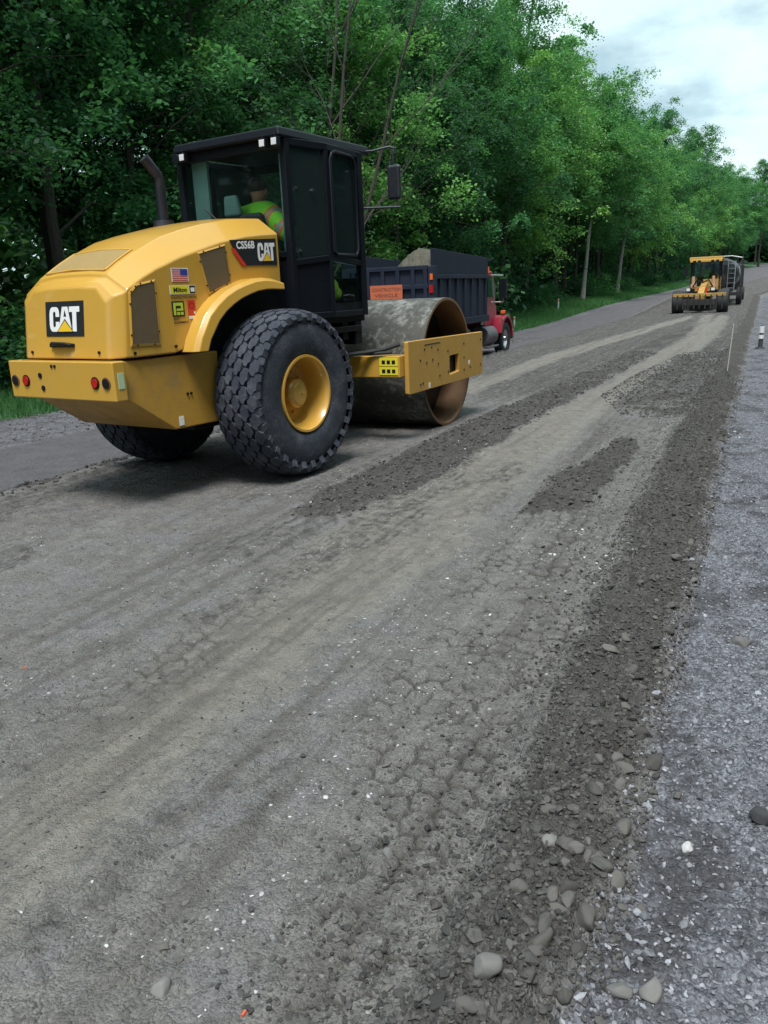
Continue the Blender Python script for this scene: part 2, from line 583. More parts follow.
def detail_h(X, Y):
    t, tw, wr, loose, gr, gl, tan, tread, pave, grass = ground_fields(X, Y)
    al = X + MSL * Y
    h = 0.020 * (fbm(X * 0.9, Y * 0.9, 3, 51) - 0.5) + 0.030 * (fbm(X * 5, Y * 5, 4, 52) - 0.5) * (1 - 0.5 * tread) + 0.020 * (1 - 0.6 * tan) * (1 - 0.7 * tread) * np.abs(fbm(X * 8, Y * 8, 3, 57) - 0.5) + 0.010 * (1 - 0.5 * tan) * (fbm(X * 24, Y * 24, 3, 53) - 0.5)
    # loose material: clods
    f1, f2, cid = worley(X * 17, Y * 17, 11)
    clod = np.clip(1 - f1 * 1.5, 0, 1) * (0.4 + cid)
    f1b, f2b, cidb = worley(X * 36, Y * 36, 12)
    clodb = np.clip(1 - f1b * 1.5, 0, 1) * (0.4 + cidb)
    lump = fbm(X * 4.5, Y * 4.5, 4, 15) - 0.45
    h += loose * (0.016 * clod + 0.010 * clodb + 0.055 * np.clip(lump, -0.3, 1) + 0.012)
    # windrow ridge
    h += wr * (0.028 + 0.045 * fbm(X * 1.7, Y * 1.7, 3, 61)) * (0.4 + 0.6 * np.clip(1 - np.abs(tw + 4.25) / 0.3, 0, 1))
    h += (wr * 0.012) * np.clip(1 - f1 * 1.3, 0, 1)
    # imprint of tyre blocks
    qa = (al + 0.075 * fbm(X * 8, Y * 8, 3, 74)) * 8.8
    qb = (t + 0.06 * fbm(X * 8, Y * 8, 3, 73)) * 10.2
    g1, g2, gid = worley(qa, qb, 71, 0.34, True)
    _, _, gid2 = worley(qa, qb, 171, 0.34, True)
    gw = 0.06 + 0.30 * fbm(X * 13, Y * 13, 3, 75) ** 1.3
    groove = 1 - sst(g2 - g1, 0.25 * gw, gw)
    brk = sst(0.62 * fbm(X * 3.6, Y * 3.6, 3, 79) + 0.38 * fbm(X * 19, Y * 19, 2, 80), 0.38, 0.50)
    plate_ = (gid - 0.5) * 0.014 + 0.05 * (np.mod(qa, 1) - 0.5) * (gid2 - 0.5)
    h += tread * (1 - 0.85 * loose) * (-0.013 * groove * brk + 0.5 * plate_ * brk * (1 - groove))
    # washboard ridges on rolled strips
    wash = np.sin(al * 2 * math.pi / 0.13 + 3 * vnoise(X * 2, Y * 2, 5))
    h += 0.004 * wash * sst(tan, 0.3, 0.9) * sst(X, -0.5, 1.0) * (1 - sst(X, 8, 14))
    # scattered crumbs everywhere
    f1c, _, cidc = worley(X * 26, Y * 26, 13)
    crumb = np.clip(1 - f1c * 2.2, 0, 1) * (cidc > 0.72)
    h += crumb * 0.010 * (1 - loose) * (1 - 0.6 * tan)
    # gravel shoulders
    h += np.maximum(gr, gl) * (0.010 * clodb + 0.012 * (fbm(X * 11, Y * 11, 4, 90) - 0.5) - 0.01)
    h += pave * (1 - grass) * (-0.004 + 0.035 * (fbm(X * 3, Y * 3, 5, 95) - 0.5) + 0.012 * clodb)
    return h, (loose, np.maximum(gr, gl), tan, tread, pave, grass, np.clip(groove * brk, 0, 1) * tread * (1 - loose) * (0.55 + 0.45 * fbm(X * 20, Y * 20, 2, 88)), wr)


def ground_z(x, y):
    x, y = np.atleast_1d(np.asarray(x, float)), np.atleast_1d(np.asarray(y, float))
    return base_h(x, y) + detail_h(x, y)[0]


def axis_pts(segs):
    out = [segs[0][0]]
    for a, b, s0, s1 in segs:
        x = a
        while x < b - 1e-6:
            s = s0 + (s1 - s0) * (x - a) / (b - a)
            x = min(b, x + s)
            out.append(x)
    return np.array(out)


def ground_mat():
    mt, nt, out = new_mat('road_ground')
    tc = nt.nodes.new('ShaderNodeTexCoord')
    ob = tc.outputs['Object']

    def at(n):
        a = nt.nodes.new('ShaderNodeAttribute')
        a.attribute_name = n
        return a.outputs['Fac']
    n_big = noise(nt, ob, 0.9, 6, 0.6)
    n_mid = noise(nt, ob, 7, 7, 0.65)
    n_fine = noise(nt, ob, 55, 6, 0.7)
    n_tiny = noise(nt, ob, 240, 3, 0.6)
    vor = N(nt, 'ShaderNodeTexVoronoi', ins={'Scale': 60.0, 'Randomness': 1.0})
    nt.links.new(ob, vor.inputs['Vector'])
    vor2 = N(nt, 'ShaderNodeTexVoronoi', ins={'Scale': 22.0, 'Randomness': 1.0})
    nt.links.new(ob, vor2.inputs['Vector'])
    gr_a = N(nt, 'ShaderNodeTexVoronoi', ins={'Scale': 130.0, 'Randomness': 1.0})
    nt.links.new(ob, gr_a.inputs['Vector'])
    ga = N(nt, 'ShaderNodeSeparateColor')
    nt.links.new(gr_a.outputs['Color'], ga.inputs[0])
    gr_b = N(nt, 'ShaderNodeTexVoronoi', ins={'Scale': 38.0, 'Randomness': 1.0})
    nt.links.new(ob, gr_b.inputs['Vector'])
    gb = N(nt, 'ShaderNodeSeparateColor')
    nt.links.new(gr_b.outputs['Color'], gb.inputs[0])
    n_pat = noise(nt, ob, 2.6, 8, 0.7)
    # road dirt
    road = mixc(nt, smooth(nt, n_mid, 0.3, 0.7), (0.122, 0.113, 0.102), (0.230, 0.214, 0.194))
    road = mixc(nt, math_n(nt, 'MULTIPLY', smooth(nt, n_pat, 0.42, 0.62), 0.75), road, (0.206, 0.202, 0.214))
    tanc = mixc(nt, smooth(nt, n_mid, 0.3, 0.7), (0.198, 0.182, 0.156), (0.270, 0.252, 0.220))
    col = mixc(nt, math_n(nt, 'MULTIPLY', smooth(nt, math_n(nt, 'ADD', at('tan'), math_n(nt, 'MULTIPLY', math_n(nt, 'SUBTRACT', n_pat, 0.5), 1.6)), 0.2, 0.9), 0.85), road, tanc)
    trd = mixc(nt, smooth(nt, n_mid, 0.3, 0.7), (0.122, 0.113, 0.103), (0.212, 0.199, 0.183))
    col = mixc(nt, math_n(nt, 'MULTIPLY', at('tread'), smooth(nt, n_pat, 0.25, 0.55)), col, trd)
    # grit: each little stone has its own tone
    grit = mixc(nt, ga.outputs[0], (0.055, 0.055, 0.056), (0.32, 0.32, 0.325))
    col = mixc(nt, math_n(nt, 'MULTIPLY', math_n(nt, 'SUBTRACT', 1.0, math_n(nt, 'MULTIPLY', at('tan'), 0.55)), 0.36), col, grit)
    n_lump = noise(nt, ob, 11, 6, 0.68)
    col = mixc(nt, math_n(nt, 'MULTIPLY', smooth(nt, n_lump, 0.50, 0.66), 0.55), col, (0.105, 0.104, 0.105))
    col = mixc(nt, math_n(nt, 'MULTIPLY', smooth(nt, noise(nt, ob, 4.3, 7, 0.7), 0.52, 0.68), 0.45), col, (0.12, 0.118, 0.117))
    # wheel tracks: long streaks along the road
    mpr = N(nt, 'ShaderNodeMapping', ins={'Rotation': (0, 0, -0.1371)})
    nt.links.new(ob, mpr.inputs[0])
    mps = N(nt, 'ShaderNodeMapping', ins={'Scale': (0.16, 4.2, 1.0)})
    nt.links.new(mpr.outputs[0], mps.inputs[0])
    stk = noise(nt, mps.outputs[0], 1.0, 6, 0.62)
    mps2 = N(nt, 'ShaderNodeMapping', ins={'Scale': (0.5, 15.0, 1.0)})
    nt.links.new(mpr.outputs[0], mps2.inputs[0])
    stk2 = noise(nt, mps2.outputs[0], 1.0, 4, 0.6)
    col = mixc(nt, math_n(nt, 'MULTIPLY', smooth(nt, stk, 0.52, 0.64), 0.50), col, (0.098, 0.090, 0.081))
    col = mixc(nt, math_n(nt, 'MULTIPLY', smooth(nt, stk2, 0.55, 0.68), 0.30), col, (0.10, 0.094, 0.088))
    col = mixc(nt, math_n(nt, 'MULTIPLY', smooth(nt, math_n(nt, 'SUBTRACT', 1.0, stk), 0.55, 0.66), 0.35), col, (0.255, 0.25, 0.245))
    # stone chips in the road
    chip = math_n(nt, 'LESS_THAN', gr_b.outputs['Distance'], math_n(nt, 'MULTIPLY', gb.outputs[2], 0.33))
    pick = math_n(nt, 'GREATER_THAN', gb.outputs[0], 0.62)
    nt_t = math_n(nt, 'SUBTRACT', 1.0, math_n(nt, 'MULTIPLY', at('tan'), 0.75))
    chipf = math_n(nt, 'MULTIPLY', math_n(nt, 'MULTIPLY', chip, pick), math_n(nt, 'MULTIPLY', nt_t, smooth(nt, n_big, 0.40, 0.6)))
    chipc = mixc(nt, gb.outputs[1], (0.16, 0.16, 0.16), (0.60, 0.61, 0.62))
    col = mixc(nt, math_n(nt, 'MULTIPLY', chipf, 0.75), col, chipc)
    # old pavement of the far lane
    pv = mixc(nt, smooth(nt, n_pat, 0.3, 0.7), (0.072, 0.068, 0.077), (0.118, 0.112, 0.122))
    pv = mixc(nt, math_n(nt, 'MULTIPLY', smooth(nt, noise(nt, ob, 26, 5, 0.7), 0.45, 0.65), 0.5), pv, (0.165, 0.158, 0.168))
    pv = mixc(nt, math_n(nt, 'MULTIPLY', ga.outputs[0], 0.4), pv, (0.17, 0.165, 0.175))
    col = mixc(nt, at('pave'), col, pv)
    # loose dirt
    ls = mixc(nt, smooth(nt, n_fine, 0.3, 0.7), (0.025, 0.0225, 0.021), (0.086, 0.079, 0.074))
    ls = mixc(nt, math_n(nt, 'MULTIPLY', smooth(nt, noise(nt, ob, 2.2, 8, 0.75), 0.4, 0.62), 0.45), ls, (0.112, 0.108, 0.105))
    ls = mixc(nt, math_n(nt, 'MULTIPLY', gb.outputs[0], 0.4), ls, (0.130, 0.125, 0.120))
    lf = smooth(nt, math_n(nt, 'ADD', math_n(nt, 'SUBTRACT', at('loose'), math_n(nt, 'MULTIPLY', smooth(nt, stk2, 0.42, 0.62), 0.22)), math_n(nt, 'MULTIPLY', math_n(nt, 'SUBTRACT', noise(nt, ob, 13, 7, 0.7), 0.5), 1.9)), 0.2, 0.85)
    col = mixc(nt, lf, col, ls)
    # gravel
    gvv = mixc(nt, math_n(nt, 'POWER', gb.outputs[0], 1.6), (0.094, 0.096, 0.109), (0.30, 0.306, 0.342))
    gvv = mixc(nt, 0.5, gvv, mixc(nt, math_n(nt, 'POWER', ga.outputs[0], 2.2), (0.070, 0.072, 0.086), (0.42, 0.43, 0.48)))
    gvv = mixc(nt, math_n(nt, 'MULTIPLY', smooth(nt, n_pat, 0.46, 0.62), 0.8), gvv, (0.060, 0.058, 0.062))
    col = mixc(nt, smooth(nt, math_n(nt, 'ADD', at('gravel'), math_n(nt, 'MULTIPLY', math_n(nt, 'SUBTRACT', n_mid, 0.5), 0.8)), 0.3, 0.7), col, gvv)
    # joints of the tyre imprint are coloured darker
    col = mixc(nt, math_n(nt, 'MULTIPLY', at('groove'), 0.95), col, (0.050, 0.045, 0.040))
    gc = mixc(nt, n_mid, (0.022, 0.060, 0.025), (0.055, 0.135, 0.050))
    col = mixc(nt, at('grass'), col, gc)
    col = mixc(nt, at('litter'), col, mixc(nt, n_mid, (0.008, 0.009, 0.008), (0.022, 0.022, 0.017)))  # leaf litter under the trees, darkened to put understory shade into the colour
    b = N(nt, 'ShaderNodeBsdfPrincipled', ins={'Roughness': 0.93, 'Specular IOR Level': 0.2})
    nt.links.new(col, b.inputs['Base Color'])
    hgt = math_n(nt, 'ADD', math_n(nt, 'MULTIPLY', n_fine, 0.45), math_n(nt, 'MULTIPLY', n_tiny, 0.12))
    hgt = math_n(nt, 'SUBTRACT', hgt, math_n(nt, 'MULTIPLY', gr_b.outputs['Distance'], math_n(nt, 'ADD', math_n(nt, 'MULTIPLY', at('gravel'), 0.9), 0.45)))
    hgt = math_n(nt, 'SUBTRACT', hgt, math_n(nt, 'MULTIPLY', gr_a.outputs['Distance'], 0.45))
    hgt = math_n(nt, 'ADD', hgt, math_n(nt, 'MULTIPLY', noise(nt, ob, 20, 6, 0.7), 1.5))
    hgt = math_n(nt, 'ADD', hgt, math_n(nt, 'MULTIPLY', stk2, 0.8))
    bn = N(nt, 'ShaderNodeBump', ins={'Strength': 0.9, 'Distance': 0.022})
    nt.links.new(hgt, bn.inputs['Height'])
    nt.links.new(bn.outputs[0], b.inputs['Normal'])
    nt.links.new(b.outputs[0], out.inputs[0])
    return mt


def build_ground():
    xs = axis_pts([(-900, -60, 120, 30), (-60, -8, 10, 1), (-8, -4.9, 0.3, 0.05), (-4.9, -2.2, 0.0085, 0.0095), (-2.2, 1.5, 0.011, 0.022), (1.5, 12, 0.03, 0.10),
                   (12, 60, 0.14, 1.2), (60, 300, 2, 10), (300, 1500, 20, 150)])
    ys = axis_pts([(-900, -60, 120, 20), (-60, -8, 8, 0.5), (-8, -5.9, 0.2, 0.03), (-5.9, -5.2, 0.0125, 0.0125), (-5.2, -3.0, 0.0095, 0.0095), (-3.0, -1.4, 0.0115, 0.024), (-1.4, 3, 0.03, 0.05),
                   (3, 12, 0.06, 0.2), (12, 60, 0.3, 4), (60, 1200, 8, 150)])
    X, Y = np.meshgrid(xs, ys, indexing='ij')
    nx, ny = X.shape
    x, y = X.ravel(), Y.ravel()
    h, (lo, gv, tan, tread, pave, grass, groove, wr) = detail_h(x, y)
    z = base_h(x, y) + h
    V = np.stack([x, y, z], 1)
    i = np.arange(nx * ny).reshape(nx, ny)
    F = np.stack([i[:-1, :-1].ravel(), i[1:, :-1].ravel(), i[1:, 1:].ravel(), i[:-1, 1:].ravel()], 1)
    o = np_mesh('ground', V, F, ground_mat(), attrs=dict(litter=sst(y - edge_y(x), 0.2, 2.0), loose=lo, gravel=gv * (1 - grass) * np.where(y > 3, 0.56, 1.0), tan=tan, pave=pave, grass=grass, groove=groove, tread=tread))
    tag(o, 'graded dirt road with gravel shoulders and grass verge', 'ground', kind='structure')
    print('ground verts', len(V))
    return o


build_ground()


# ------------------------------------------------------------------ stones and gravel
def stone_mesh(seed, flat=0.65, sub=2):
    bm = bmesh.new()
    bmesh.ops.create_icosphere(bm, subdivisions=sub, radius=1)
    rr = random.Random(seed)
    planes = [(Vector((rr.uniform(-1, 1), rr.uniform(-1, 1), rr.uniform(-1, 1))).normalized(), rr.uniform(0.52, 0.85)) for _ in range(13)]
    sx, sy = rr.uniform(0.85, 1.25), rr.uniform(0.75, 1.0)
    for v in bm.verts:
        p = v.co.copy()
        for nrm, d in planes:
            k = p.dot(nrm)
            if k > d:
                p -= nrm * (k - d) * 0.97
        p *= 1 + rr.uniform(-0.025, 0.025)
        v.co = Vector((p.x * sx, p.y * sy, p.z * flat))
    vs_ = np.array([v.co[:] for v in bm.verts])
    fs = np.array([[v.index for v in f.verts] for f in bm.faces])
    bm.free()
    return vs_, fs


def stone_mat(name, a, b):
    mt, nt, out = new_mat(name)
    tc = nt.nodes.new('ShaderNodeTexCoord')
    oi = nt.nodes.new('ShaderNodeObjectInfo')
    at = nt.nodes.new('ShaderNodeAttribute')
    at.attribute_name = 'tint'
    ob = tc.outputs['Object']
    s = N(nt, 'ShaderNodeBsdfPrincipled', ins={'Roughness': 0.85})
    f = math_n(nt, 'FRACT', math_n(nt, 'ADD', oi.outputs['Random'], at.outputs['Fac']))
    c = mixc(nt, f, a, b)
    c = mixc(nt, smooth(nt, noise(nt, ob, 30, 6, 0.65), 0.5, 0.72), c, tuple(k * 0.6 for k in a))
    nt.links.new(c, s.inputs['Base Color'])
    bn = N(nt, 'ShaderNodeBump', ins={'Strength': 0.4, 'Distance': 0.004})
    nt.links.new(noise(nt, ob, 90, 5, 0.6), bn.inputs['Height'])
    nt.links.new(bn.outputs[0], s.inputs['Normal'])
    nt.links.new(s.outputs[0], out.inputs[0])
    return mt


M['stone'] = stone_mat('field_stone', (0.055, 0.051, 0.048), (0.145, 0.137, 0.128))
M['stone_pale'] = stone_mat('pale_stone', (0.125, 0.122, 0.118), (0.21, 0.206, 0.20))
M['stone_dark'] = stone_mat('dark_stone', (0.035, 0.035, 0.04), (0.06, 0.06, 0.065))
M['gravel'] = stone_mat('crushed_gravel', (0.09, 0.094, 0.108), (0.33, 0.337, 0.37))
M['clod'] = stone_mat('dirt_clod', (0.027, 0.026, 0.0255), (0.108, 0.104, 0.100))
M['chip'] = stone_mat('limestone_chip', (0.24, 0.245, 0.255), (0.58, 0.58, 0.58))

SV = [stone_mesh(i, f, 3) for i, f in ((1, .7), (2, .6), (3, .75), (4, .55), (5, .65), (6, .8))]
S1 = [stone_mesh(20 + i, 0.7, 1) for i in range(6)]
stone_me = [np_mesh('stone', v, f, M['stone'], link=False) for v, f in SV]
pale_me = [np_mesh('stone', v, f, M['stone_pale'], link=False) for v, f in SV]
chalk_me = np_mesh('stone', SV[1][0], SV[1][1], stone_mat('chalky_stone', (0.42, 0.42, 0.43), (0.55, 0.55, 0.55)), link=False)
dark_me = [np_mesh('stone', v, f, M['stone_dark'], link=False) for v, f in SV]


def stone(x, y, r, me, label, group=None, sc=(1, 1, 1), rz=None):
    o = bpy.data.objects.new('stone', me)
    COL.objects.link(o)
    z = float(ground_z(x, y)[0])
    o.location = (x, y, z + r * 0.12 * sc[2])
    o.scale = (r * sc[0], r * sc[1], r * sc[2])
    o.rotation_euler = (random.uniform(-.25, .25), random.uniform(-.25, .25), random.uniform(0, 6.28) if rz is None else rz)
    return tag(o, label, 'stone', group)


stone(-1.96, -5.09, 0.052, pale_me[0], 'pale rounded stone lying alone on the bluish gravel shoulder')
stone(-4.27, -4.91, 0.036, pale_me[2], 'round pale grey stone at the foot of the dirt ridge', sc=(1, 1, 1.0))
stone(-4.06, -5.245, 0.043, pale_me[3], 'angular light grey stone on the gravel, larger of a touching pair', sc=(1, 1, 1.2))
stone(-4.10, -5.18, 0.034, pale_me[4], 'narrow whitish stone on the gravel, smaller of a touching pair', sc=(.7, 1.3, 1.1))
stone(-3.95, -5.04, 0.045, stone_me[1], 'biggest brown oval stone in the cluster at the edge of the dirt ridge', sc=(1.1, .85, 1))
stone(-3.75, -4.87, 0.037, pale_me[4], 'light flat-topped stone half buried on top of the dirt ridge')
stone(-3.15, -5.0, 0.045, stone_me[0], 'wide dark brown stone rolled out from the ridge onto gravel', sc=(1.25, .9, .9))
stone(-3.27, -5.36, 0.040, dark_me[1], 'blackish lump lying on the gravel near the frame edge')
stone(-3.98, -4.45, 0.026, pale_me[5], 'small round whitish stone pressed into the tyre-marked dirt')
stone(-4.66, -4.22, 0.030, pale_me[2], 'oval greyish stone lying on the rolled dirt road by itself')
stone(-3.5, -5.2, 0.028, chalk_me, 'chalky white crumbling rock on the gravel shoulder', sc=(1, .8, .8))
grp = 'stones along the dirt ridge'
lab = 'grey-brown stone lying along the ridge of loose dirt beside the gravel'
px = [(-3.76, -4.92, .036), (-3.77, -5.02, .036), (-3.77, -5.07, .03), (-3.82, -5.15, .03), (-3.26, -4.94, .033), (-3.22, -4.9, .03), (-2.99, -4.92, .036),
      (-3.3, -4.86, .027), (-3.9, -4.97, .036), (-3.98, -4.98, .03), (-4.05, -5.06, .03), (-4.2, -5.08, .03), (-4.24, -5.0, .027), (-4.15, -4.98, .03), (-2.31, -4.66, .03),
      (-2.7, -4.83, .036), (-2.5, -4.86, .03), (-2.1, -4.8, .036), (-1.8, -4.74, .03), (-1.3, -4.74, .036), (-3.55, -5.02, .033), (-3.45, -4.9, .03), (-3.62, -4.82, .03)]
for i, (x, y, r) in enumerate(px):
    stone(x, y, r, stone_me[i % 6], lab, grp, sc=(random.uniform(.9, 1.3), random.uniform(.75, 1), random.uniform(.8, 1.1)))
for i in range(95):
    x = -4.4 + 8.5 * random.random() ** 1.6
    tt = random.gauss(-4.46, 0.09)
    if tt > -4.2:
        tt = -4.4
    stone(x, tt + MSL * x, random.uniform(.014, .033), stone_me[i % 6], lab, grp, sc=(random.uniform(.9, 1.4), random.uniform(.7, 1), random.uniform(.7, 1.1)))
for i in range(120):
    x = -4.6 + 4.2 * random.random() ** 1.5
    tt = random.uniform(-4.35, -3.25)
    stone(x, tt + MSL * x, random.uniform(.007, .019), stone_me[i % 6], 'small stone pressed into the tyre-marked dirt of the road', 'stones pressed into the road', sc=(1.2, .9, .6))


def scatter(name, pts, sizes, mat, label, cat, flat=1.0, sink=0.25):
    n = len(pts)
    z = ground_z(pts[:, 0], pts[:, 1])
    Vs, Fs, Ts = [], [], []
    o = 0
    which = rng.integers(0, len(S1), n)
    for k, (v, f) in enumerate(S1):
        idx = np.where(which == k)[0]
        if not len(idx):
            continue
        a = rng.uniform(0, 6.28, len(idx))
        sc = sizes[idx]
        st = rng.uniform(0.55, 1.5, (len(idx), 3))
        vv = v[None] * st[:, None, :] * sc[:, None, None]
        vv[:, :, 2] *= flat
        tl = rng.uniform(-0.5, 0.5, len(idx))
        x, y, zz = vv[..., 0], vv[..., 1], vv[..., 2]
        x2 = x * np.cos(tl)[:, None] - zz * np.sin(tl)[:, None]
        z2 = x * np.sin(tl)[:, None] + zz * np.cos(tl)[:, None]
        xr = x2 * np.cos(a)[:, None] - y * np.sin(a)[:, None]
        yr = x2 * np.sin(a)[:, None] + y * np.cos(a)[:, None]
        P = np.stack([xr + pts[idx, 0][:, None], yr + pts[idx, 1][:, None], z2 + (z[idx] + sc * sink * flat)[:, None]], -1)
        Vs.append(P.reshape(-1, 3))
        ff = f[None] + (np.arange(len(idx)) * len(v))[:, None, None] + o
        Fs.append(ff.reshape(-1, 3))
        Ts.append(np.repeat(rng.random(len(idx)), len(v)))
        o += len(idx) * len(v)
    ob = np_mesh(name, np.concatenate(Vs), np.concatenate(Fs), mat, attrs={'tint': np.concatenate(Ts)}, smooth_=False)
    return tag(ob, label, cat, kind='stuff')


def strip_pts(n, x0, x1, t0, t1, pw=1.6):
    x = x0 + (x1 - x0) * rng.random(n) ** pw
    t = rng.uniform(t0, t1, n)
    return np.stack([x, t + MSL * x], 1)


g1 = strip_pts(16000, -4.4, 9, -6.2, -4.5, 1.9)
scatter('gravel', g1, rng.uniform(0.003, 0.009, 16000) * (1 + 1.2 * (rng.random(16000) > 0.96)), M['gravel'], 'crushed bluish grey gravel of the road shoulder', 'gravel')
gl = np.stack([rng.uniform(-2, 26, 3500), np.zeros(3500)], 1)
gl[:, 1] = rng.uniform(5.3, 8.3, 3500) + 0.06 * gl[:, 0]
scatter('verge_gravel', gl, rng.uniform(0.010, 0.032, 3500), M['stone'], 'loose grey gravel between the old pavement and the grass', 'gravel')
g2 = strip_pts(17000, -4.6, 9, -4.60, -4.02, 1.7)
g2[:, 1] -= np.where(rng.random(17000) < .9, 0.14 * (1 - sst(g2[:, 0], -3.5, -0.5)) * (g2[:, 1] - MSL * g2[:, 0] + 4.6) / .58, 0)
scatter('dirt_clods', g2, rng.uniform(0.003, 0.011, 17000) * (1 + 1.0 * (rng.random(17000) > 0.95)), M['clod'], 'loose dark dirt clods heaped in the ridge', 'dirt')
pp = np.stack([rng.uniform(-1.3, 14, 40000), rng.uniform(-3.8, 1.5, 40000)], 1)
keep = np.maximum.reduce([poly_dist(pp[:, 0], pp[:, 1], q) for q in (PATCH_A, PATCH_B, PATCH_D)]) > 0
pp = pp[keep][:7000]
scatter('loose_crumbs', pp, rng.uniform(0.006, 0.022, len(pp)), M['clod'], 'dark loose crumbs of dirt spread in patches on the road', 'dirt')
g5 = np.stack([rng.uniform(-6, 14, 5000), rng.normal(1.62, .16, 5000)], 1)
g5[:, 1] += MSL * g5[:, 0]
scatter('edge_clods', g5, rng.uniform(0.01, 0.032, 5000), M['clod'], 'dark crumbled dirt along the raised edge of the new road fill', 'dirt')
g3 = strip_pts(4200, -4.7, 3, -4.2, 0.4, 1.4)
nn = fbm(g3[:, 0] * 0.9, g3[:, 1] * 0.9, 4, 33)
g3 = g3[(nn > 0.5) & (poly_dist(g3[:, 0], g3[:, 1], TAN) < 0.25)]
g7 = np.stack([rng.uniform(-4.7, -2.2, 420), np.zeros(420)], 1)
g7[:, 1] = rng.normal(-3.52, .16, 420) + MSL * g7[:, 0]
g7 = g7[fbm(g7[:, 0] * 3, g7[:, 1] * 3, 3, 19) > .5]
scatter('bright_chips', g7, rng.uniform(0.0015, 0.0065, len(g7)) * (1 + .9 * (rng.random(len(g7)) > .9)), M['chip'], 'bright flat stone chips along the grey wheel lane', 'gravel', flat=.4)
scatter('stone_chips', g3, rng.uniform(0.002, 0.0085, len(g3)) * (1 + 1.0 * (rng.random(len(g3)) > 0.95)), M['chip'], 'whitish stone chips embedded in the road surface', 'gravel', flat=0.5)
g6 = strip_pts(9000, -4.6, 6, -4.2, -3.6, 1.5)
g6 = g6[rng.random(9000) < np.clip((-3.6 - (g6[:, 1] - MSL * g6[:, 0])) / .55, 0, 1) ** 1.5]
scatter('spilled_crumbs', g6, rng.uniform(0.003, 0.012, len(g6)), M['clod'], 'crumbs of dark dirt spilled from the ridge onto the tyre marks', 'dirt', flat=.8)
g4 = strip_pts(3500, -4.6, 3, -4.1, 1.2, 1.5)
scatter('road_crumbs', g4, rng.uniform(0.002, 0.008, 3500), M['clod'], 'small crumbs of dirt strewn over the rolled road', 'dirt', flat=0.8)
for (x, y, s, l) in ((-3.75, -2.29, .009, 'small orange plastic scrap lying by the cracked tyre imprint'), (-4.61, -4.45, .007, 'tiny red-orange plastic shred among the dirt near the frame bottom')):
    zz = float(ground_z(x, y)[0])
    o = MB().hexa([(x - s, y - s * .4, zz), (x + s, y - s * .5, zz), (x + s * .8, y + s * .5, zz), (x - s * .9, y + s * .6, zz),
                   (x - s * .8, y - s * .4, zz + .005), (x + s, y - s * .3, zz + .007), (x + s * .6, y + s * .5, zz + .009), (x - s * .9, y + s * .5, zz + .004)]).build('plastic_scrap', M['litter'])
    tag(o, l, 'litter')


# ------------------------------------------------------------------ text helper
def text_polys(body, size, offset=0.0, sx=1.0):
    cu = bpy.data.curves.new('txt', 'FONT')
    cu.body = body
    cu.size = size
    cu.offset = offset
    cu.resolution_u = 3
    o = bpy.data.objects.new('txt', cu)
    COL.objects.link(o)
    dg = bpy.context.evaluated_depsgraph_get()
    me = o.evaluated_get(dg).to_mesh()
    vs_ = [(v.co.x * sx, v.co.y) for v in me.vertices]
    fs = [tuple(p.vertices) for p in me.polygons]
    o.evaluated_get(dg).to_mesh_clear()
    bpy.data.objects.remove(o)
    bpy.data.curves.remove(cu)
    return vs_, fs


def put_text(mb, body, size, origin, u, v, nrm, mi, lift, offset=0.0, sx=1.0, width=None):
    vs_, fs = text_polys(body, size, offset, sx)
    if width:
        w = max(p[0] for p in vs_) - min(p[0] for p in vs_)
        k = width / w
        vs_ = [(p[0] * k, p[1]) for p in vs_]
    o, u, v, nrm = Vector(origin), Vector(u), Vector(v), Vector(nrm)
    mb.add([o + u * a + v * b + nrm * lift for a, b in vs_], fs, mi)


# heavy condensed capitals as polygons in a unit box
LET_C = [(0.30, 0), (0.16, 0.03), (0.05, 0.13), (0, 0.3), (0, 0.7), (0.05, 0.87), (0.16, 0.97), (0.30, 1), (0.62, 1), (0.78, 0.97), (0.88, 0.87), (0.92, 0.72), (0.92, 0.6),
         (0.58, 0.6), (0.58, 0.74), (0.54, 0.80), (0.46, 0.82), (0.38, 0.80), (0.34, 0.74), (0.34, 0.26), (0.38, 0.20), (0.46, 0.18), (0.54, 0.20), (0.58, 0.26), (0.58, 0.4), (0.92, 0.4), (0.92, 0.28), (0.88, 0.13), (0.78, 0.03), (0.62, 0)]
LET_A = [(0, 0), (0.30, 1), (0.72, 1), (1.02, 0)]
LET_T = [(0.28, 0), (0.28, 0.78), (0, 0.78), (0, 1), (0.92, 1), (0.92, 0.78), (0.64, 0.78), (0.64, 0)]


def put_cat(mb, origin, u, v, nrm, W, H, lift, white, black, tri):
    o, u, v, nrm = Vector(origin), Vector(u), Vector(v), Vector(nrm)

    def poly(pts, x0, sx, mi, l):
        mb.add([o + u * ((x0 + a * sx) * W) + v * (b * H) + nrm * l for a, b in pts], [tuple(range(len(pts)))], mi)
    poly(LET_C, 0.0, 0.36, white, lift)
    poly(LET_A, 0.30, 0.44, white, lift + 0.0008)
    poly([(0.40, 0.60), (0.5, 0.88), (0.62, 0.60)], 0.30, 0.44, black, lift + 0.0016)
    poly(LET_T, 0.66, 0.37, white, lift)
    poly([(0.235, -0.04), (0.52, 0.52), (0.815, -0.04)], 0, 1.0, black, lift + 0.0024)
    poly([(0.275, -0.0), (0.52, 0.45), (0.775, -0.0)], 0, 1.0, tri, lift + 0.0034)


# ------------------------------------------------------------------ road roller
roller = empty('road_roller')
tag(roller, 'yellow single drum soil compactor with black cab and big rear tyres', 'road roller')


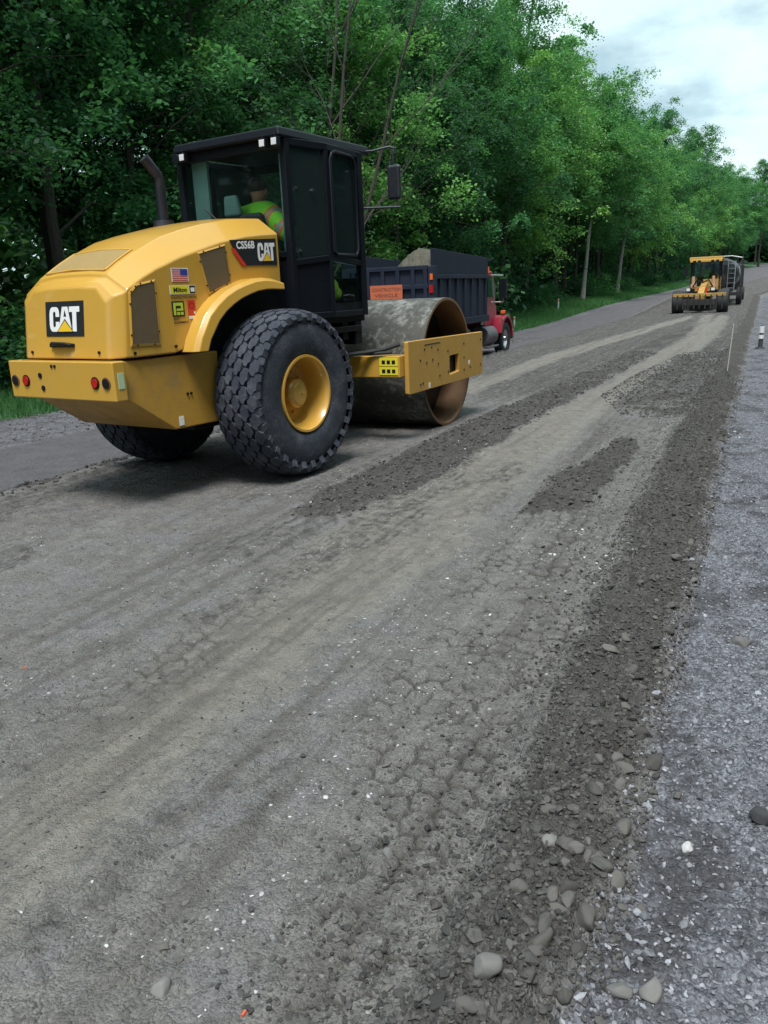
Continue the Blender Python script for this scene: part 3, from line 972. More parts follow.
def ring(x, zb, w, zs, yc, zc, lean=0.0):
    zt = zc + 0.02
    pts = [(x, -w, zb), (x + lean * (zs - zb), -w, zs), (x + lean * (zc - zb), -yc, zc), (x + lean * (zt - zb), -yc * 0.5, zt - .003), (x + lean * (zt - zb), 0, zt)]
    return pts + [(p[0], -p[1], p[2]) for p in reversed(pts[:-1])]


HS = [ring(-1.66, 1.215, 0.50, 1.63, 0.39, 1.735, 0.13), ring(-1.63, 1.215, 0.555, 1.675, 0.41, 1.775, 0.13), ring(-1.575, 1.215, 0.615, 1.70, 0.42, 1.805, 0.13),
      ring(-1.49, 1.215, 0.63, 1.725, 0.42, 1.842), ring(-1.34, 1.215, 0.63, 1.805, 0.42, 1.932), ring(-1.19, 1.215, 0.63, 1.87, 0.42, 2.01),
      ring(-1.08, 1.215, 0.63, 1.905, 0.42, 2.06), ring(-1.00, 1.235, 0.63, 1.935, 0.42, 2.095), ring(-0.92, 1.375, 0.63, 1.96, 0.42, 2.13), ring(-0.70, 1.595, 0.63, 2.02, 0.42, 2.19),
      ring(-0.45, 1.715, 0.63, 2.085, 0.42, 2.245), ring(-0.15, 1.77, 0.63, 2.14, 0.42, 2.295), ring(0.08, 1.75, 0.63, 2.165, 0.42, 2.315), ring(0.30, 1.74, 0.63, 2.18, 0.42, 2.325)]
hb = MB()
nr = len(HS[0])
hb.add([p for r_ in HS for p in r_],
       [(i * nr + j, i * nr + (j + 1) % nr, (i + 1) * nr + (j + 1) % nr, (i + 1) * nr + j) for i in range(len(HS) - 1) for j in range(nr)]
       + [tuple(range(nr)), tuple((len(HS) - 1) * nr + j for j in range(nr))])
hood = hb.build('engine_hood', M['yellow'], roller, bevel=0.015, seg=3, ang=22)
NS = (0, -1, 0)
YS = -0.632


def grille_poly(pts, y, name, mat):
    g = MB()
    cx = sum(p[0] for p in pts) / len(pts)
    cz = sum(p[1] for p in pts) / len(pts)
    s = 1 if y > 0 else -1
    o_ = [(cx + (p[0] - cx) * 1.0, y + s * 0.004, cz + (p[1] - cz) * 1.0) for p in pts]
    i_ = [(cx + (p[0] - cx) * 0.90, y + s * 0.010, cz + (p[1] - cz) * 0.93) for p in pts]
    b_ = [(p[0], y - s * 0.002, p[1]) for p in pts]
    n = len(pts)
    g.add(b_ + o_ + i_, [(k, (k + 1) % n, n + (k + 1) % n, n + k) for k in range(n)] + [(n + k, n + (k + 1) % n, 2 * n + (k + 1) % n, 2 * n + k) for k in range(n)], 1)
    g.add([(p[0], y + s * 0.0075, p[2]) for p in i_], [tuple(range(n))], 0)
    for k in range(n):           # bolts on the frame
        a, b = o_[k], o_[(k + 1) % n]
        for f in (0.2, 0.8):
            q = [a[j] + (b[j] - a[j]) * f for j in range(3)]
            q[0] += (cx - q[0]) * 0.05
            q[2] += (cz - q[2]) * 0.035
            g.cyl((q[0], y + s * 0.004, q[2]), (q[0], y + s * 0.012, q[2]), 0.0065, n=8, mi=2)
    return g.build(name, [M['grille'], M['yellow'], M['black']], hood, ang=30)


G1 = [(-1.49, 1.695), (-1.41, 1.76), (-1.22, 1.79), (-1.235, 1.29), (-1.53, 1.30)]
G2 = [(-0.75, 1.995), (-0.41, 2.07), (-0.37, 1.755), (-0.66, 1.665)]
for y in (YS, -YS):
    for G in (G1, G2):
        grille_poly(G, y, 'side_grille', M['grille'])
# grille on the sloping top
tg = MB()


def top_pt(x, y, lift):
    xs_ = [-1.49, -1.34, -1.19, -1.08, -1.0]
    zs_ = [1.842, 1.932, 2.01, 2.06, 2.095]
    return (x, y, float(np.interp(x, xs_, zs_)) + 0.02 * (1 - abs(y) / .42) + lift)


for k in range(6):
    x0, x1 = -1.46 + 0.047 * k, -1.46 + 0.047 * (k + 1)
    for j in range(6):
        y0, y1 = -0.36 + 0.12 * j, -0.36 + 0.12 * (j + 1)
        q = [top_pt(x0, y0, .012), top_pt(x1, y0, .012), top_pt(x1, y1, .012), top_pt(x0, y1, .012)]
        tg.add(q, [(0, 1, 2, 3)])
for a, b in (((-1.46, -.36), (-1.178, -.36)), ((-1.46, .36), (-1.178, .36)), ((-1.46, -.36), (-1.46, .36)), ((-1.178, -.36), (-1.178, .36))):
    pth = [top_pt(a[0] + (b[0] - a[0]) * f, a[1] + (b[1] - a[1]) * f, .009) for f in (0, .25, .5, .75, 1)]
    tg.tube(pth, 0.010, 6, 1)
tg.build('top_grille', [M['grille_top'], M['yellow']], hood)

# rear badge: rear face leans forwards
LEAN = 0.13


def rear_pt(y, z, lift=0.0):
    return Vector((-1.66 + LEAN * (z - 1.215) - lift, y, z))


U_R, V_R, N_R = Vector((0, -1, 0)), Vector((LEAN, 0, 1)).normalized(), Vector((-1, 0, LEAN)).normalized()
bd = MB()
z0, z1, yl, yr = 1.39, 1.655, 0.225, -0.245
bp = [rear_pt(yl, z0), rear_pt(yr, z0), rear_pt(yr, z1), rear_pt(yl, z1)]
bd.hexa([p for p in bp] + [p + N_R * 0.005 for p in bp])
put_cat(bd, rear_pt(yl - 0.05, z0 + 0.035), U_R, V_R, N_R, 0.375, 0.19, 0.0065, 1, 0, 2)
bd.build('rear_badge', [M['badge_black'], M['white'], M['tri']], hood)
lt = MB()
lt.box(-1.672, -1.645, -0.125, 0.165, 1.305, 1.335)
lt.tube([rear_pt(0.14, 1.325, 0.01), rear_pt(0.11, 1.335, 0.04), rear_pt(-0.07, 1.33, 0.04), rear_pt(-0.10, 1.32, 0.01)], 0.017, 8)
lt.build('hood_latch', M['black'], hood, bevel=0.005)
bt = MB()
for y in (0.42, -0.42):
    p = rear_pt(y, 1.265)
    bt.cyl(p, p + N_R * 0.012, 0.012, n=10)
for x, z in ((-1.5, 1.25), (-1.08, 1.27)):
    bt.cyl((x, YS, z), (x, YS - 0.012, z), 0.012, n=10)
bt.build('hood_bolts', M['black'], hood)

# model badge on the side
sb = MB()
bp = [(-0.35, 2.105), (0.255, 2.135), (0.255, 1.905), (-0.22, 1.895)]
sb.prism(bp, 'xz', YS + 0.001, YS - 0.004)
sb.add([(-0.345, YS - 0.0055, 2.035), (-0.30, YS - 0.0055, 2.04), (-0.165, YS - 0.0055, 1.897), (-0.22, YS - 0.0055, 1.896)], [(0, 1, 2, 3)], 3)
put_text(sb, 'CS56B', 0.085, (-0.275, YS, 2.035), (1, 0, 0.045), (0, 0, 1), NS, 1, 0.0058, 0.0030, width=0.235)
put_cat(sb, (-0.005, YS, 1.935), (1, 0, 0.03), (0, 0, 1), NS, 0.235, 0.155, 0.0055, 1, 0, 2)
sb.build('model_badge', [M['badge_black'], M['white'], M['tri'], M['red']], hood)

# decals
fl = MB()
fx0, fx1, fz0, fz1 = -1.045, -0.865, 1.77, 1.875
fl.box(fx0, fx1, YS - 0.002, YS, fz0, fz1, 0)
for k in range(7):
    h_ = (fz1 - fz0 - 0.012) / 13
    zz = fz0 + 0.006 + 2 * k * h_
    xe = fx1 - 0.007 if k < 3 else fx1 - 0.085
    fl.add([(fx0 + .007, YS - .003, zz), (xe, YS - .003, zz), (xe, YS - .003, zz + h_), (fx0 + .007, YS - .003, zz + h_)], [(0, 1, 2, 3)], 1)
fl.add([(fx1 - .085, YS - .0032, fz0 + .047), (fx1 - .008, YS - .0032, fz0 + .047), (fx1 - .008, YS - .0032, fz1 - .008), (fx1 - .085, YS - .0032, fz1 - .008)], [(0, 1, 2, 3)], 2)
fl.build('flag_decal', [M['white'], M['red'], M['blue_vinyl']], hood)
dl = MB()
dl.box(-1.08, -0.80, YS - .002, YS, 1.672, 1.742, 3)
dl.add([(-1.075, YS - .003, 1.677), (-0.875, YS - .003, 1.677), (-0.875, YS - .003, 1.738), (-1.075, YS - .003, 1.738)], [(0, 1, 2, 3)], 0)
put_text(dl, 'Milton', 0.05, (-1.045, YS, 1.690), (1, 0, 0), (0, 0, 1), NS, 1, 0.0042, 0.0015, width=0.145)
dl.add([(-0.868, YS - .003, 1.677), (-0.805, YS - .003, 1.677), (-0.805, YS - .003, 1.738), (-0.868, YS - .003, 1.738)], [(0, 1, 2, 3)], 1)
dl.add([(-0.858, YS - .0045, 1.690), (-0.815, YS - .0045, 1.690), (-0.815, YS - .0045, 1.722), (-0.858, YS - .0045, 1.722)], [(0, 1, 2, 3)], 2)
dl.build('dealer_decal', [M['label_yellow'], M['badge_black'], M['white'], M['white']], hood)
rl = MB()
put_text(rl, 'CONSTRUCTION RENTAL', 0.026, (-1.078, YS, 1.638), (1, 0, 0), (0, 0, 1), NS, 0, 0.002, 0.0006, width=0.285)
rl.box(-1.075, -0.945, YS - .002, YS, 1.50, 1.62, 0)
for (x0, x1, zz0, zz1) in ((-1.063, -1.038, 1.512, 1.608), (-1.038, -0.958, 1.584, 1.608), (-0.984, -0.958, 1.545, 1.584), (-1.03, -0.984, 1.545, 1.562), (-1.028, -0.998, 1.512, 1.535), (-0.99, -0.96, 1.512, 1.535)):
    rl.add([(x0, YS - .0032, zz0), (x1, YS - .0032, zz0), (x1, YS - .0032, zz1), (x0, YS - .0032, zz1)], [(0, 1, 2, 3)], 1)
put_text(rl, 'RENTS', 0.022, (-1.07, YS, 1.472), (1, 0, 0), (0, 0, 1), NS, 0, 0.002, 0.0006, width=0.06)
put_text(rl, 'EQUIPMENT', 0.022, (-1.07, YS, 1.446), (1, 0, 0), (0, 0, 1), NS, 0, 0.002, 0.0006, width=0.16)
rl.build('rental_decal', [M['badge_black'], M['lime_vinyl']], hood)
rd = MB()
rd.box(-0.905, -0.82, YS - .002, YS, 1.505, 1.625, 0)
rd.add([(-0.905, YS - .003, 1.477), (-0.815, YS - .003, 1.477), (-0.815, YS - .003, 1.5), (-0.905, YS - .003, 1.5)], [(0, 1, 2, 3)], 1)
rd.lathe_y([(0, 0.018), (0, 0.030)], (-0.862, YS - 0.0035, 1.582), 18, 2)
rd.add([(-0.845, YS - .0036, 1.515), (-0.825, YS - .0036, 1.515), (-0.825, YS - .0036, 1.535), (-0.845, YS - .0036, 1.535)], [(0, 1, 2, 3)], 1)
rd.build('red_decal', [M['red'], M['white'], plain('dark_red_vinyl', (0.3, 0.02, 0.02), .5)], hood, fix=False)

# fenders: flared arch strips
FO = [(-1.02, 1.215), (-0.975, 1.32), (-0.855, 1.50), (-0.745, 1.59), (-0.635, 1.66), (-0.515, 1.712), (-0.385, 1.75), (-0.25, 1.78), (-0.12, 1.79), (0.0, 1.782), (0.14, 1.752)]
LIP = [(-0.885, 1.215), (-0.84, 1.31), (-0.72, 1.455), (-0.63, 1.525), (-0.53, 1.58), (-0.43, 1.622), (-0.33, 1.652), (-0.22, 1.678), (-0.10, 1.69), (0.0, 1.69), (0.14, 1.685)]
for s in (-1, 1):
    fb = MB()
    vs_, fs = [], []
    for (xo, zo), (xl, zl) in zip(FO, LIP):
        vs_ += [(xo + (xl - xo) * .1, s * 0.60, zo + .0), (xo + .01, s * 0.75, zo + 0.0), (xo + (xl - xo) * 0.25 + .01, s * 0.79, zo + (zl - zo) * 0.25), (xl, s * 0.80, zl), (xl + 0.02, s * 0.78, zl - 0.005), (xl + .015, s * 0.60, zl)]
    k = len(FO)
    for i in range(k - 1):
        for j in range(6):
            fs.append((i * 6 + j, i * 6 + (j + 1) % 6, (i + 1) * 6 + (j + 1) % 6, (i + 1) * 6 + j))
    fs += [tuple(range(6)), tuple((k - 1) * 6 + j for j in range(6))]
    fb.add(vs_, fs)
    fb.build('fender', M['yellow'], roller, bevel=0.008, ang=28)

# inner wheel well / chassis
ch = MB()
ch.box(-0.9, 0.42, -0.56, 0.56, 0.55, 1.72)
ch.box(0.42, 1.2, -0.34, 0.34, 0.45, 1.25)
ch.box(-0.16, 0.16, -0.62, 0.62, 0.66, 0.94)
ch.build('chassis', M['black'], roller, bevel=0.01)
sk = MB()
sk.prism([(-1.62, 1.195), (-1.62, 0.92), (-1.14, 0.60), (-0.62, 0.595), (-0.58, 1.195)], 'xz', -0.60, 0.60)
skirt = sk.build('counterweight', M['yellow_low'], roller, bevel=0.012)
lb = MB()
lb.box(-1.10, -1.05, -0.606, -0.602, 0.625, 0.70)
lb.build('white_label', M['white'], skirt)
pb = MB()
for x in (-0.98, -0.94):
    pb.cyl((x, -0.60, 0.875), (x, -0.612, 0.875), 0.011, n=8)
pb.build('bolts', M['black'], skirt)
bu = MB()
bu.box(-1.745, -1.63, -0.66, 0.65, 0.905, 1.205)
bumper = bu.build('rear_bumper', M['yellow'], roller, bevel=0.012)
for y, key in ((0.575, 'hole'), (0.43, 'red'), (-0.44, 'red'), (-0.57, 'hole')):
    b_ = MB()
    b_.cyl((-1.744, y, 1.045), (-1.752, y, 1.045), 0.047, n=20, mi=0)
    b_.cyl((-1.751, y, 1.045), (-1.760, y, 1.045), 0.036, n=20, mi=1)
    if key == 'red':
        b_.build('tail_light', [M['black'], M['red_lens']], bumper)
    else:
        b_.build('light_socket', [M['rust'], M['black']], bumper)
b_ = MB()
for y, z in ((0.235, 1.09), (0.215, 0.99), (0.07, 1.165), (0.03, 1.165)):
    b_.cyl((-1.744, y, z), (-1.752, y, z), 0.022 if z < 1.1 else 0.013, n=12)
b_.build('bolt_holes', M['black'], bumper)
b_ = MB()
b_.box(-1.71, -1.655, -0.664, -0.659, 1.0, 1.12)
b_.build('green_label', plain('pale_green_label', (0.45, 0.6, 0.4), .5), bumper)


# wheels
def tyre_mb(cx, cy, cz, s):
    t = MB()
    prof = [(-.215, .36), (-.25, .42), (-.262, .50), (-.262, .60), (-.25, .67), (-.225, .72), (-.18, .748), (0, .758), (.18, .748), (.225, .72), (.25, .67), (.262, .60), (.262, .50), (.25, .42), (.215, .36)]
    t.lathe_y(prof, (cx, cy, cz), 64, 0, closed=True)
    NB = 30
    rw = 0.092

    def pt(u, v, r):
        return (cx + r * math.cos(u), cy + v, cz + r * math.sin(u))
    for row in range(6):
        v0 = (row - 2.5) * 0.088
        for k in range(NB):
            u0 = 2 * math.pi * (k + 0.5 * (row % 2)) / NB
            jit = random.uniform(-.004, .004)
            du, dv = 0.079, rw * 0.5
            hexp = [(-.98, -.15), (-.55, -.95), (.40, -.95), (.60, -.45), (1.0, -.2), (.90, .4), (.45, .95), (-.45, .95), (-.62, .5), (-1.0, .3)]
            top, bot = [], []
            for (a, b) in hexp:
                for lst, sc, rr in ((top, .94, .806), (bot, 1.02, .742)):
                    v = v0 + b * dv * sc
                    drop = 0.045 * max(0, abs(v) / 0.26) ** 3
                    lst.append(pt(u0 + a * du * 1.08 * sc / .8 + jit, v, rr - drop))
            n = 10
            t.add(bot + top, [tuple(range(n, 2 * n))] + [(i, (i + 1) % n, n + (i + 1) % n, n + i) for i in range(n)])
    for side in (-1, 1):            # shoulder lugs run down the sidewall
        for k in range(NB):
            u0 = 2 * math.pi * (k + 0.5) / NB
            du = 0.054
            q = []
            for (uu, vv, rr) in ((-du, .232, .768), (du, .232, .768), (du * .8, .277, .722), (-du * .8, .277, .722), (-du * 1.1, .19, .70), (du * 1.1, .19, .70), (du * .9, .25, .655), (-du * .9, .25, .655)):
                q.append(pt(u0 + uu, side * vv, rr))
            t.hexa(q)
    return t


for s in (-1, 1):
    cy = s * 0.868
    w = empty('wheel', (0, cy, 0.768), 0, roller)
    w.scale = (0.93, 0.92, 0.93)
    tyre_mb(0, 0, 0, s).build('tyre', M['rubber'], w, ang=40)
    rm = MB()
    rm.lathe_y([(s * .235, .375), (s * .247, .372), (s * .247, .350), (s * .215, .330), (s * .15, .318), (s * .05, .305), (s * .0, .28), (s * -.02, .17), (s * -.02, 0.001)], (0, 0, 0), 48)
    rm.lathe_y([(s * .235, .375), (s * -.235, .375), (s * -.235, .33), (s * -.05, .30)], (0, 0, 0), 48)
    rm.build('rim', M['yellow'], w)
    hb_ = MB()
    hb_.lathe_y([(s * -.02, .150), (s * .115, .142), (s * .135, .125), (s * .14, .10), (s * .145, .095), (s * .15, .001)], (0, 0, 0), 32)
    for k in range(10):
        a = 2 * math.pi * k / 10
        hb_.cyl((.21 * math.cos(a), s * -.02, .21 * math.sin(a)), (.21 * math.cos(a), s * .01, .21 * math.sin(a)), 0.016, n=6)
    hb_.cyl((.03, s * .149, 0.0), (.03, s * .156, 0.0), .014, n=8)
    hb_.build('hub', M['yellow'], w)

# exhaust
ex = MB()
ex.cyl((-0.20, 0.30, 2.28), (-0.20, 0.30, 2.34), 0.10, 0.09)
ex.tube([(-0.20, 0.30, 2.30), (-0.20, 0.30, 2.69), (-0.21, 0.302, 2.725), (-0.325, 0.33, 2.865)], 0.046, 16)
ex.cyl((-0.326, 0.3305, 2.866), (-0.328, 0.331, 2.868), 0.038, n=16, mi=1)
ex.build('exhaust_pipe', [M['stack'], M['badge_black']], roller)

# ---- cab
cab = empty('cab', (0, 0, 0), 0, roller)
XR, XB, XF = 0.44, 0.93, 1.56
YR, YB, YF = 0.66, 0.74, 0.68
ZB_, ZM_, ZT = 1.40, 1.95, 3.0
fr = MB()


def post(a, b, t=0.03, mi=0):
    a, b = Vector(a), Vector(b)
    fr.hexa([a + Vector(q) for q in ((-t, -t, 0), (t, -t, 0), (t, t, 0), (-t, t, 0))] + [b + Vector(q) for q in ((-t, -t, 0), (t, -t, 0), (t, t, 0), (-t, t, 0))], mi)


def beam(a, b, t=0.03):
    a, b = Vector(a), Vector(b)
    d = (b - a).normalized()
    u = Vector((0, 0, 1)) if abs(d.z) < .9 else Vector((1, 0, 0))
    w = d.cross(u).normalized()
    u = w.cross(d)
    fr.hexa([p + w * i * t + u * j * t for p in (a, b) for i, j in ((-1, -1), (1, -1), (1, 1), (-1, 1))])


for s in (-1, 1):
    post((XR, s * YR, ZB_), (XR, s * YR, ZT), .035)
    post((XF, s * YF, ZB_), (XF, s * YF, ZT), .04)
    post((XB, s * YB, ZM_), (XB, s * YB, ZT), .028)
    post((XB, s * YB, ZB_), (XB, s * YB, ZM_ - .001), .027)
    beam((XR, s * YR, ZM_ - .03), (XB, s * YB, ZM_ + .02), .028)
    beam((XB, s * YB, ZM_ + .02), (XF, s * YF, ZM_ - .03), .028)
    beam((XR, s * YR, ZT - .03), (XB, s * YB, ZT - .03), .032)
    beam((XB, s * YB, ZT - .03), (XF, s * YF, ZT - .03), .032)
    beam((XR, s * YR, ZB_ + .03), (XB, s * YB, ZB_ + .03), .03)
    beam((XB, s * YB, ZB_ + .03), (XF, s * YF, ZB_ + .03), .03)
beam((XR, -YR, ZT - .04), (XR, YR, ZT - .04), .04)
beam((XF, -YF, ZT - .04), (XF, YF, ZT - .04), .04)
beam((XR, -YR, 2.0), (XR, YR, 2.0), .03)
beam((XF, -YF, 1.75), (XF, YF, 1.75), .03)
frame = fr.build('cab_frame', M['frame_black'], cab, bevel=0.008)
pn = MB()
pn.box(XR - .02, XF + .02, -YR - .02, YR + .02, ZB_ - .06, ZB_ + .02)
pn.box(XR - .015, XR + .015, -YR, YR, ZB_, 1.99)
pn.box(XF - .015, XF + .015, -YF, YF, ZB_, 1.75)
for s in (-1, 1):
    pn.hexa([(XR, s * (YR - .012), ZB_), (XB, s * (YB - .012), ZB_), (XB, s * (YB + .012), ZB_), (XR, s * (YR + .012), ZB_),
             (XR, s * (YR - .012), ZM_), (XB, s * (YB - .012), ZM_), (XB, s * (YB + .012), ZM_), (XR, s * (YR + .012), ZM_)])
    pn.hexa([(XB, s * (YB - .012), ZB_), (XF, s * (YF - .012), ZB_), (XF, s * (YF + .012), ZB_), (XB, s * (YB + .012), ZB_),
             (XB, s * (YB - .012), 1.54), (XF, s * (YF - .012), 1.54), (XF, s * (YF + .012), 1.54), (XB, s * (YB + .012), 1.54)])
pn.build('cab_panels', M['frame_black'], cab)
rf = MB()
rp = [(0.32, -0.71), (1.80, -0.69), (1.80, 0.69), (0.32, 0.65)]
rf.hexa([(x, y, 3.0) for x, y in rp] + [(x * .985 + .02, y * .97, 3.085) for x, y in rp])
rf.hexa([(x, y, 3.08) for x, y in ((.5, -.6), (1.65, -.6), (1.65, .58), (.5, .55))] + [(x, y, 3.10) for x, y in ((.55, -.55), (1.6, -.55), (1.6, .53), (.55, .5))])
roof = rf.build('roof', M['frame_black'], cab, bevel=0.02, seg=3)


def pane(name, q, n, parent=cab, mat='glass', t=0.006):
    q = [Vector(p) for p in q]
    n = Vector(n).normalized() * t
    return MB().hexa([p - n for p in q] + [p + n for p in q]).build(name, M[mat], parent)


pane('rear_window', [(XR, -YR + .035, 2.03), (XR, YR - .035, 2.03), (XR, YR - .035, ZT - .08), (XR, -YR + .035, ZT - .08)], (1, 0, 0), mat='glass_clear')
pane('windshield', [(XF, -YF + .04, 1.78), (XF, YF - .04, 1.78), (XF, YF - .04, ZT - .08), (XF, -YF + .04, ZT - .08)], (1, 0, 0))
for s in (-1, 1):
    pane('quarter_window', [(XR + .035, s * (YR + .008), ZM_), (XB - .028, s * (YB + .002), ZM_ + .04), (XB - .028, s * (YB + .002), ZT - .06), (XR + .035, s * (YR + .008), ZT - .06)], (0, 1, 0))
    door = empty('door', (0, 0, 0), 0, cab)
    pane('door_window', [(XB + .028, s * (YB - .002), ZM_ + .04), (XF - .04, s * (YF + .008), ZM_ + .0), (XF - .04, s * (YF + .008), ZT - .06), (XB + .028, s * (YB - .002), ZT - .06)], (0, 1, 0), door)
    pane('lower_window', [(XB + .028, s * (YB - .002), 1.545), (XF - .04, s * (YF + .008), 1.545), (XF - .04, s * (YF + .008), ZM_ - .06), (XB + .028, s * (YB - .002), ZM_ - .01)], (0, 1, 0), door, 'glass_clear')
    dfm = MB()
    yy = lambda x: s * (YB + (YF - YB) * (x - XB) / (XF - XB) + .035)
    xa, xb_ = XB + .05, XF - .10
    pth = [(xa, yy(xa), 2.02), (xa, yy(xa), 2.86), (xa + .03, yy(xa), 2.92), (xa + .08, yy(xa), 2.94), (xb_ - .08, yy(xb_), 2.94), (xb_ - .03, yy(xb_), 2.92), (xb_, yy(xb_), 2.86),
           (xb_, yy(xb_), 2.06), (xb_ - .04, yy(xb_), 2.0), (xa + .04, yy(xa), 2.0), (xa, yy(xa), 2.03)]
    dfm.tube(pth, 0.017, 8)
    dfm.build('door_frame', M['frame_black'], door)
    hd = MB()
    hd.box(1.13, 1.30, s * .745 - .02, s * .745 + .02, 1.555, 1.585)
    hd.tube([(1.14, s * .735, 1.60), (1.16, s * .775, 1.61), (1.26, s * .775, 1.60), (1.29, s * .735, 1.57)], 0.012, 8)
    hd.build('handle', M['frame_black'], door)
    kn = MB()
    for z in (2.58, 2.03):
        kn.cyl((XR + .10, s * (YR + .01), z), (XR + .10, s * (YR + .045), z), .014, n=10)
    kn.cyl((XB - .21, s * (YB - .03), 2.57), (XB - .21, s * (YB + .015), 2.57), .014, n=10)
    kn.build('window_knobs', M['chrome'], cab)
# lamps along the rear roof edge
for y in (-0.52, -0.66, 0.50):
    l = MB()
    l.box(0.30, 0.345, y - .04, y + .04, 2.915, 2.995, 0)
    l.box(0.293, 0.302, y - .03, y + .03, 2.926, 2.984, 1)
    l.cyl((.32, y, 2.985), (.32, y, 3.02), .012, mi=0)
    l.build('work_light', [M['frame_black'], M['lamp']], cab, bevel=.006)
l = MB()
l.cyl((0.31, 0.60, 2.95), (0.40, 0.60, 2.95), .05)
l.build('backup_alarm', M['frame_black'], cab, bevel=.006)
l = MB()
l.cyl((0.42, 0.42, 3.06), (0.42, 0.42, 3.10), .02)
l.build('antenna_base', M['chrome'], cab)
# seat, console
st = MB()
st.box(0.70, 1.16, -0.20, 0.26, 1.72, 1.88)
st.hexa([(.64, -.2, 1.86), (.78, -.2, 1.86), (.78, .26, 1.86), (.64, .26, 1.86), (.58, -.19, 2.42), (.66, -.19, 2.42), (.66, .25, 2.42), (.58, .25, 2.42)])
seat = st.build('seat', M['seat'], cab, bevel=.04, seg=3)
hr = MB()
hr.hexa([(.56, .06, 2.40), (.64, .06, 2.40), (.64, .27, 2.40), (.56, .27, 2.40), (.55, .08, 2.60), (.61, .08, 2.60), (.61, .25, 2.60), (.55, .25, 2.60)])
hr.build('headrest', M['teal'], seat, bevel=.03, seg=3)
sc_ = MB()
sc_.cyl((1.44, 0.03, 1.43), (1.30, 0.03, 2.12), .05)
sc_.lathe_y([(0, .16), (.012, .175), (0, .19), (-.012, .175)], (1.3, .03, 2.16), 28, closed=True)
sc_.box(.75, 1.3, -.50, -.30, 1.43, 1.98)
sc_.box(.72, .86, .02, .3, 1.44, 1.74)
sc_.build('controls', M['seat'], cab, bevel=.01)
wp = MB()
wp.tube([(XR - .03, .02, 2.26), (XR - .035, .20, 2.36), (XR - .03, .36, 2.48)], .009, 6)
wp.build('wiper', M['black'], cab)
# teal strips added inside the cab as stand-ins for reflections in the glass
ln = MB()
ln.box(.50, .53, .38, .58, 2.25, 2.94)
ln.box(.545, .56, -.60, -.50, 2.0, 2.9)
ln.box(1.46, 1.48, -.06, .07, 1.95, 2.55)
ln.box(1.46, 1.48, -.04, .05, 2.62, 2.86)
ln.build('reflection_strips', M['teal'], cab)
# mirror
mr = MB()
mr.tube([(1.66, -.62, 3.02), (1.80, -.72, 3.035), (1.90, -.86, 3.07), (1.94, -.92, 3.05), (1.93, -.92, 3.0)], .011, 8)
mr.tube([(1.60, -.66, 2.47), (1.90, -.98, 2.475)], .011, 8)
mr.tube([(1.90, -.95, 2.47), (1.90, -.90, 3.04)], .009, 8)
marm = mr.build('mirror_arm', M['stack'], cab)
mm = MB()
mm.hexa([(1.87, -1.00, 2.55), (1.93, -.99, 2.55), (1.93, -.83, 2.55), (1.87, -.84, 2.55), (1.87, -1.0, 2.89), (1.93, -.99, 2.89), (1.93, -.83, 2.89), (1.87, -.84, 2.89)])
mm.build('mirror', M['mirror'], marm, bevel=.03, seg=4)
# step and mounts under the cab
sp = MB()
sp.box(.42, 1.5, -.70, -.56, 1.24, 1.30)
sp.box(1.20, 1.30, -.66, -.54, 1.16, 1.36)
sp.box(1.40, 1.52, -.68, -.40, 1.10, 1.36)
sp.box(.55, .66, -.66, -.54, 1.10, 1.36)
sp.box(.42, 1.58, -.55, .55, 1.10, 1.33)
sp.build('cab_mount', M['black'], roller, bevel=.01)

# ---- articulated front: rotated about the hitch
ART = 0.10428
TA = Matrix.Translation((1.45, 0, 0)) @ Matrix.Rotation(ART, 4, 'Z') @ Matrix.Translation((-1.45, 0, 0))
dr = MB(TA)
DX, DZ, DR = 2.90, 0.767, 0.767
dr.lathe_y([(-1.067, DR), (1.067, DR), (1.067, DR - .032), (-1.067, DR - .032)], (DX, 0, DZ), 112, 0, closed=True)
drum = dr.build('drum', M['drum'], roller, ang=30)
for s in (-1, 1):
    di = MB(TA)
    di.lathe_y([(s * 1.0672, DR - .001), (s * 1.0685, DR - .01), (s * 1.0685, DR - .03), (s * 1.06, DR - .034), (s * .70, DR - .034)], (DX, 0, DZ), 112, 0)
    di.build('drum_rim', M['rust'], drum, fix=False)
    dk = MB(TA)
    dk.lathe_y([(s * .70, DR - .03), (s * .70, .25), (s * .80, .24), (s * .82, .001)], (DX, 0, DZ), 48)
    dk.cyl((DX, s * 1.09, DZ), (DX, s * .7, DZ), .20)
    dk.build('drum_bulkhead', M['steel_dark'], drum)
yk = MB(TA)
yk.box(1.48, 1.70, -1.10, 1.10, .735, .965)
yk.box(1.05, 1.50, -.36, .36, .62, .96)
yoke = yk.build('drum_frame', M['yellow'], roller, bevel=.012)
yk = MB(TA)
yk.box(3.71, 3.86, -1.10, 1.10, .55, 1.05)
yk.build('front_beam', M['yellow'], yoke, bevel=.012)


